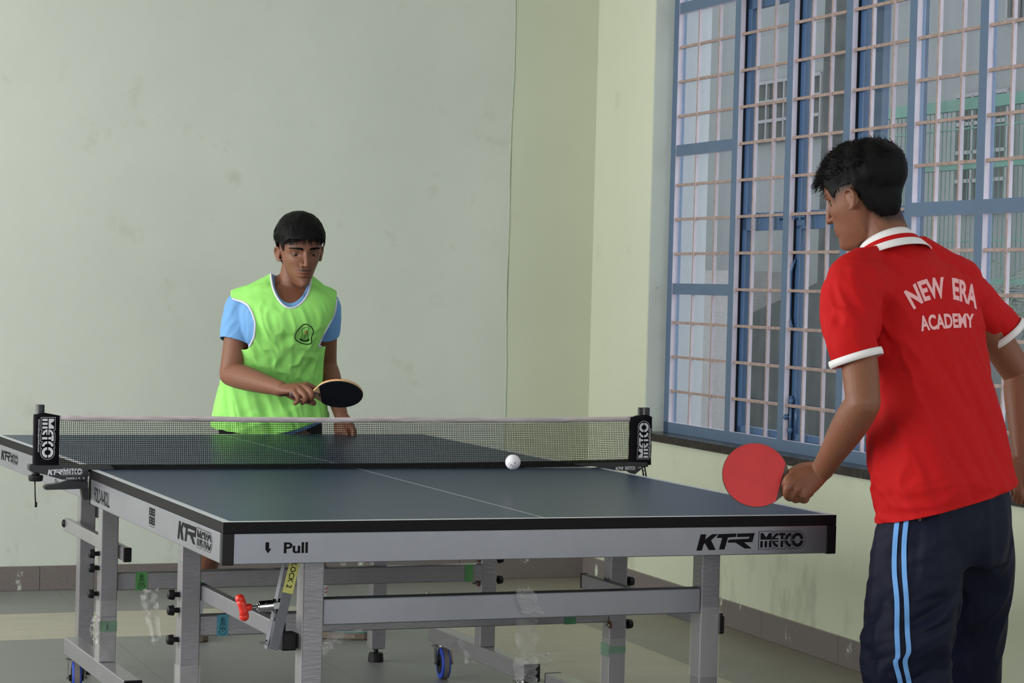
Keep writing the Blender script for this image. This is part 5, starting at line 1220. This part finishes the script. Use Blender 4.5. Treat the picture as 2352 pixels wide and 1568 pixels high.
# polo shirt
C2L, C2R = at(1967, 815, 5.37), at(2306, 760, 5.765)
bm = BM(); torso2(bm, .002); traps2(bm, .002)
d2L = (E2L-S2L).normalized(); cuL = ((at(2007, 803, 5.37)-at(1926, 834, 5.37)).cross(CF)).normalized(); cuL = cuL if cuL.dot(CU) < 0 else -cuL
cuR = ((at(2340, 738, 5.7)-at(2277, 790, 5.7)).cross(CF)).normalized(); cuR = cuR if cuR.dot(CR) > 0 else -cuR
PL, DL, PR, DR = at(1966, 819, 5.37), (cuL+d2L*.35).normalized(), at(2308, 764, 5.76), (cuR+(E2R-S2R).normalized()*.3).normalized()
limb(bm, [at(2010, 665, 5.5), at(1962, 672, 5.45), at(1954, 735, 5.42), PL-DL*.045, PL], [.070, .071, .064, .0515, .0485], None, 28, 28, None, False)
limb(bm, [at(2150, 665, 5.63), at(2212, 680, 5.69), at(2258, 720, 5.73), PR-DR*.035, PR], [.062, .060, .054, .0495, .047], None, 28, 28, None, False)
ps = fuse(bm, .0042, 5)
def msk(P, c, r): return np.exp(-(np.linalg.norm(P-np.array(c), axis=1)/r)**2)
wrinkle(ps, CU*1-CR*.35, 36, .0100, 31, .14, lambda P: .25+.75*sm01(P[:, 2], 1.28, 1.12)*sm01(P[:, 2], .78, .88)); wrinkle(ps, CR*.8-CU*.75, 60, .0085, 33, .18, lambda P: msk(P, at(1990, 730, 5.38), .11)*sm01(np.linalg.norm(P-np.array(PL), axis=1), .055, .11)); wrinkle(ps, CR*.7+CU*.7, 50, .0075, 35, .2, lambda P: msk(P, at(2240, 720, 5.6), .12)*sm01(np.linalg.norm(P-np.array(PR), axis=1), .055, .11)); wrinkle(ps, CR+CU*.1, 40, .006, 37, .3, lambda P: sm01(P[:, 2], .95, .82))
hm = (at(2333, 1117, 5.5)-at(2022, 1190, 5.5)).cross(CF).normalized(); hm = hm if hm.dot(CU) < 0 else -hm
cut(ps, at(2172, 1156, 5.47), hm)
nk = at(2048, 560, 5.60); c_n, n_n = plane3(at(2070, 552, 5.67), at(1985, 580, 5.52), at(1990, 600, 5.62), CU)
ax2 = (at(2005, 470, 5.62)-at(2052, 590, 5.60)).normalized(); cut(ps, at(2050, 562, 5.60), (ax2+CU*.2).normalized(), lambda q: (q-nk).length < .13 and q.z > at(2050, 600, 5.6).z)
po = finish('polo_shirt', ps, m_red, p2, .002); bv2 = BVHTree.FromObject(po, bpy.context.evaluated_depsgraph_get())
bb = BVHTree.FromObject(body2, bpy.context.evaluated_depsgraph_get())
def cuff(P, D, r0, w):
    """rib cuff: short open sleeve ring round an arm"""
    P, D = V(P), V(D).normalized(); m_ = frame_to(D); bm = BM(); rows = []
    for t, rr in ((0, 1.0), (.5, 1.02), (1, 1.0)):
        row = []
        for a in np.linspace(0, 2*math.pi, 41)[:-1]:
            d = m_ @ V((math.cos(a), math.sin(a), 0)); row.append(bm.verts.new(P+D*(w*(t-.6))+d*r0(a)*rr))
        rows.append(row)
    for A, B in zip(rows[:-1], rows[1:]):
        for i in range(40): bm.faces.new((A[i], A[(i+1) % 40], B[(i+1) % 40], B[i]))
    o = put(obj('cuff', bm, m_wht, None, True), po); s_ = o.modifiers.new('thick', 'SOLIDIFY'); s_.thickness = .003; s_.offset = 1; return o
def loop_radius(P, D, bv):
    m_ = frame_to(V(D).normalized()); tab = []
    for a in np.linspace(0, 2*math.pi, 41)[:-1]:
        d = m_ @ V((math.cos(a), math.sin(a), 0)); h_ = bv.ray_cast(V(P)+d*.075-V(D).normalized()*.012, -d); tab.append(min(.056, max(.044, (h_[0]-V(P)).dot(d))) if h_[0] and h_[3] > .004 else .050)
    tab = np.array(tab)
    for _ in range(4): tab = (np.roll(tab, 1)+2*tab+np.roll(tab, -1))/4
    return lambda a: float(np.interp(a, np.linspace(0, 2*math.pi, 41), np.r_[tab, tab[0]]))
def end_radius(P, D, lo):
    A = co_of(ps)-np.array(P); d = np.array(D); t = A@d; m_ = np.array(frame_to(D)); Q = A@m_; rr = np.hypot(Q[:, 0], Q[:, 1]); ok = (t > -.014) & (t < .012) & (rr < .078); an = np.arctan2(Q[:, 1], Q[:, 0]) % (2*math.pi); tab = []
    for k in range(40):
        dd = np.abs((an-k*2*math.pi/40+math.pi) % (2*math.pi)-math.pi); w = ok & (dd < .16); tab.append(rr[w].max() if w.any() else lo)
    tab = np.minimum(np.array(tab), np.median(tab)*1.12)
    for _ in range(2): tab = np.maximum(tab, (np.roll(tab, 1)+tab+np.roll(tab, -1))/3)
    for _ in range(2): tab = (np.roll(tab, 1)+2*tab+np.roll(tab, -1))/4
    return lambda a: float(np.interp(a, np.linspace(0, 2*math.pi, 41), np.r_[tab, tab[0]]))+.0018
for P, D in ((PL, DL), (PR, DR)): cuff(P+D*.005, D, end_radius(P, D, .05), .0165)
# striped knit collar standing round the neck
bm = BM(); rows = []; up_c = (CU*.93-CR*.30+CF*-.05).normalized(); sdc = rb_; frc = up_c.cross(sdc).normalized(); frc = frc if frc.dot(fb) > 0 else -frc
NR = 9
cU, cL = at(2030, 547, 5.605), at(2046, 590, 5.60)
for i in range(NR):
    t = i/(NR-1); c = cU.lerp(cL, t); a_ = .064+.042*t; b__ = .064+.030*t; row = []
    for q in np.linspace(-math.pi*.93, math.pi*.93, 64):
        # q = 0 at the nape
        p = c+sdc*math.sin(q)*a_-frc*math.cos(q)*b__; lift = up_c*(.014*math.cos(q)-.012*(1-math.cos(q))*.6)
        row.append(bm.verts.new(p+lift))
    rows.append(row)
for i, (A, B) in enumerate(zip(rows[:-1], rows[1:])):
    for j in range(63): bm.faces.new((A[j], A[j+1], B[j+1], B[j])).material_index = 1 if i in (3, 4) else 0
co_ = put(obj('knit_collar', bm, [m_wht, m_red], None, True), po); s_ = co_.modifiers.new('thick', 'SOLIDIFY'); s_.thickness = .0025; s_.offset = 1
# print on the back
def on_back(px, py): return hit(px, py, bv2, .0015)
def back_text(s, place, xs, bold, name):
    vs_, fs_ = text_polys(s, xs, bold); b = bmesh.new(); A = [b.verts.new((p[0], p[1], 0)) for p in vs_]
    for f in fs_:
        try: b.faces.new([A[i] for i in f])
        except ValueError: pass
    bmesh.ops.triangulate(b, faces=b.faces)
    for _ in range(2): bmesh.ops.subdivide_edges(b, edges=[e for e in b.edges if e.calc_length() > .12], cuts=1); bmesh.ops.triangulate(b, faces=b.faces)
    W_ = vs_[:, 0].max(); kill = []
    for v in b.verts:
        q = on_back(*place(v.co.x/W_, v.co.y))
        if q: v.co = q
        else: kill.append(v)
    bmesh.ops.delete(b, geom=kill, context='VERTS'); put(obj(name, b, m_pink), po)
def arc(u, v):      # first line, bowed upward and following the curve of the back
    xs_ = [0, .17, .33, .50, .66, .83, 1]; B = np.interp(u, xs_, [709, 690, 683, 683, 686, 694, 708]); bx_ = np.interp(u, xs_, [2098, 2123, 2147, 2172, 2196, 2220, 2244]); ang = np.interp(u, [0, .5, 1], [-.52, -.10, .02]); h = np.interp(u, [0, .5, 1], [46, 48, 50])
    return bx_+math.sin(ang)*h*v, B-math.cos(ang)*h*v
back_text('NEW  ERA', arc, .70, .050, 'back_print_upper')
def ln2(u, v): x_ = 2116+(2238-2116)*u**.97; return x_+v*(-1-6*(1-u)), 759-8*u-v*(34-3*u)-(3*math.sin(u*3.1))
back_text('ACADEMY', ln2, .95, .05, 'back_print_lower')
bm = BM(); draw(bm, [(2137, 940), (2140, 1010), (2144, 1060), (2077, 1000), (2080, 1080)][:1]+[(2070, 1000), (2075, 1060), (2083, 1120), (2090, 1168)][1:], .0008, bv2) if False else None; bm.free()
# tracksuit trousers
bm = BM(); loft(bm, [(at(2168, 1100, 5.47), rb_, fb, .155, .105, .108), (at(2171, 1160, 5.465), rb_, fb, .160, .114, .116), (at(2172, 1230, 5.465), rb_, fb, .162, .116, .118), (at(2168, 1290, 5.47), rb_, fb, .158, .112, .112)], 44, 16)
limb(bm, [at(2116, 1235, 5.40), at(2104, 1330, 5.385), at(2090, 1420, 5.37), at(2082, 1500, 5.36), at(2090, 1580, 5.37), at(2100, 1720, 5.43), at(2106, 1862, 5.49)], [.098, .094, .091, .089, .087, .078, .072], None, 40)
limb(bm, [at(2222, 1230, 5.54), at(2228, 1330, 5.60), at(2222, 1420, 5.66), at(2216, 1500, 5.70), at(2215, 1580, 5.74), at(2225, 1720, 5.82), at(2235, 1865, 5.90)], [.100, .094, .088, .082, .078, .072, .070], None, 40)
tr = fuse(bm, .0055, 5); wrinkle(tr, CR*.9+CU*.35, 40, .0110, 41, .25, lambda P: msk(P, at(2080, 1470, 5.3), .22)); wrinkle(tr, CU, 34, .009, 43, .12)
cut(tr, V((0, 0, .045)), (0, 0, -1)); tz = finish('tracksuit_trousers', tr, m_navy, p2, .002); bv3 = BVHTree.FromObject(tz, bpy.context.evaluated_depsgraph_get())
def ribbon(pts, w, m, name, par, bv):
    P = [np.array(p, float) for p in pts]; bm = BM(); prev = None
    for t in np.linspace(0, 1, 60):
        c = cr(P, t); L_, R_ = hit(c[0]-w/2, c[1], bv, .0026), hit(c[0]+w/2, c[1], bv, .0026); M_ = hit(c[0], c[1], bv, .0030)
        if not (L_ and R_ and M_): prev = None; continue
        row = [bm.verts.new(q) for q in (L_, M_, R_)]
        if prev: bm.faces.new((prev[0], prev[1], row[1], row[0])); bm.faces.new((prev[1], prev[2], row[2], row[1]))
        prev = row
    return put(obj(name, bm, m, None, True), par)
ribbon([(2064, 1165), (2056, 1240), (2054, 1310), (2060, 1380), (2060, 1450), (2062, 1505), (2057, 1522), (2068, 1568), (2078, 1640), (2084, 1720)], 11.5, m_stripe, 'side_stripe', tz, bv3)
ribbon([(2086, 1160), (2077, 1240), (2077, 1310), (2082, 1380), (2084, 1450), (2087, 1495), (2079, 1520), (2088, 1568), (2098, 1640), (2104, 1720)], 11.5, m_stripe, 'side_stripe', tz, bv3)
foot(p2, N2L, (-.35, .9)); foot(p2, N2R, (-.1, .95))
hd2 = (CR*-.955+CU*.27+CF*.03)
build_paddle('table_tennis_paddle', 'red table tennis paddle held low in the left hand of the red player', at(1735, 1091, 5.46), hd2, -CF*.94+CU*.22-CR*.22, (m_rubr, m_rubk), .055, m_grip)
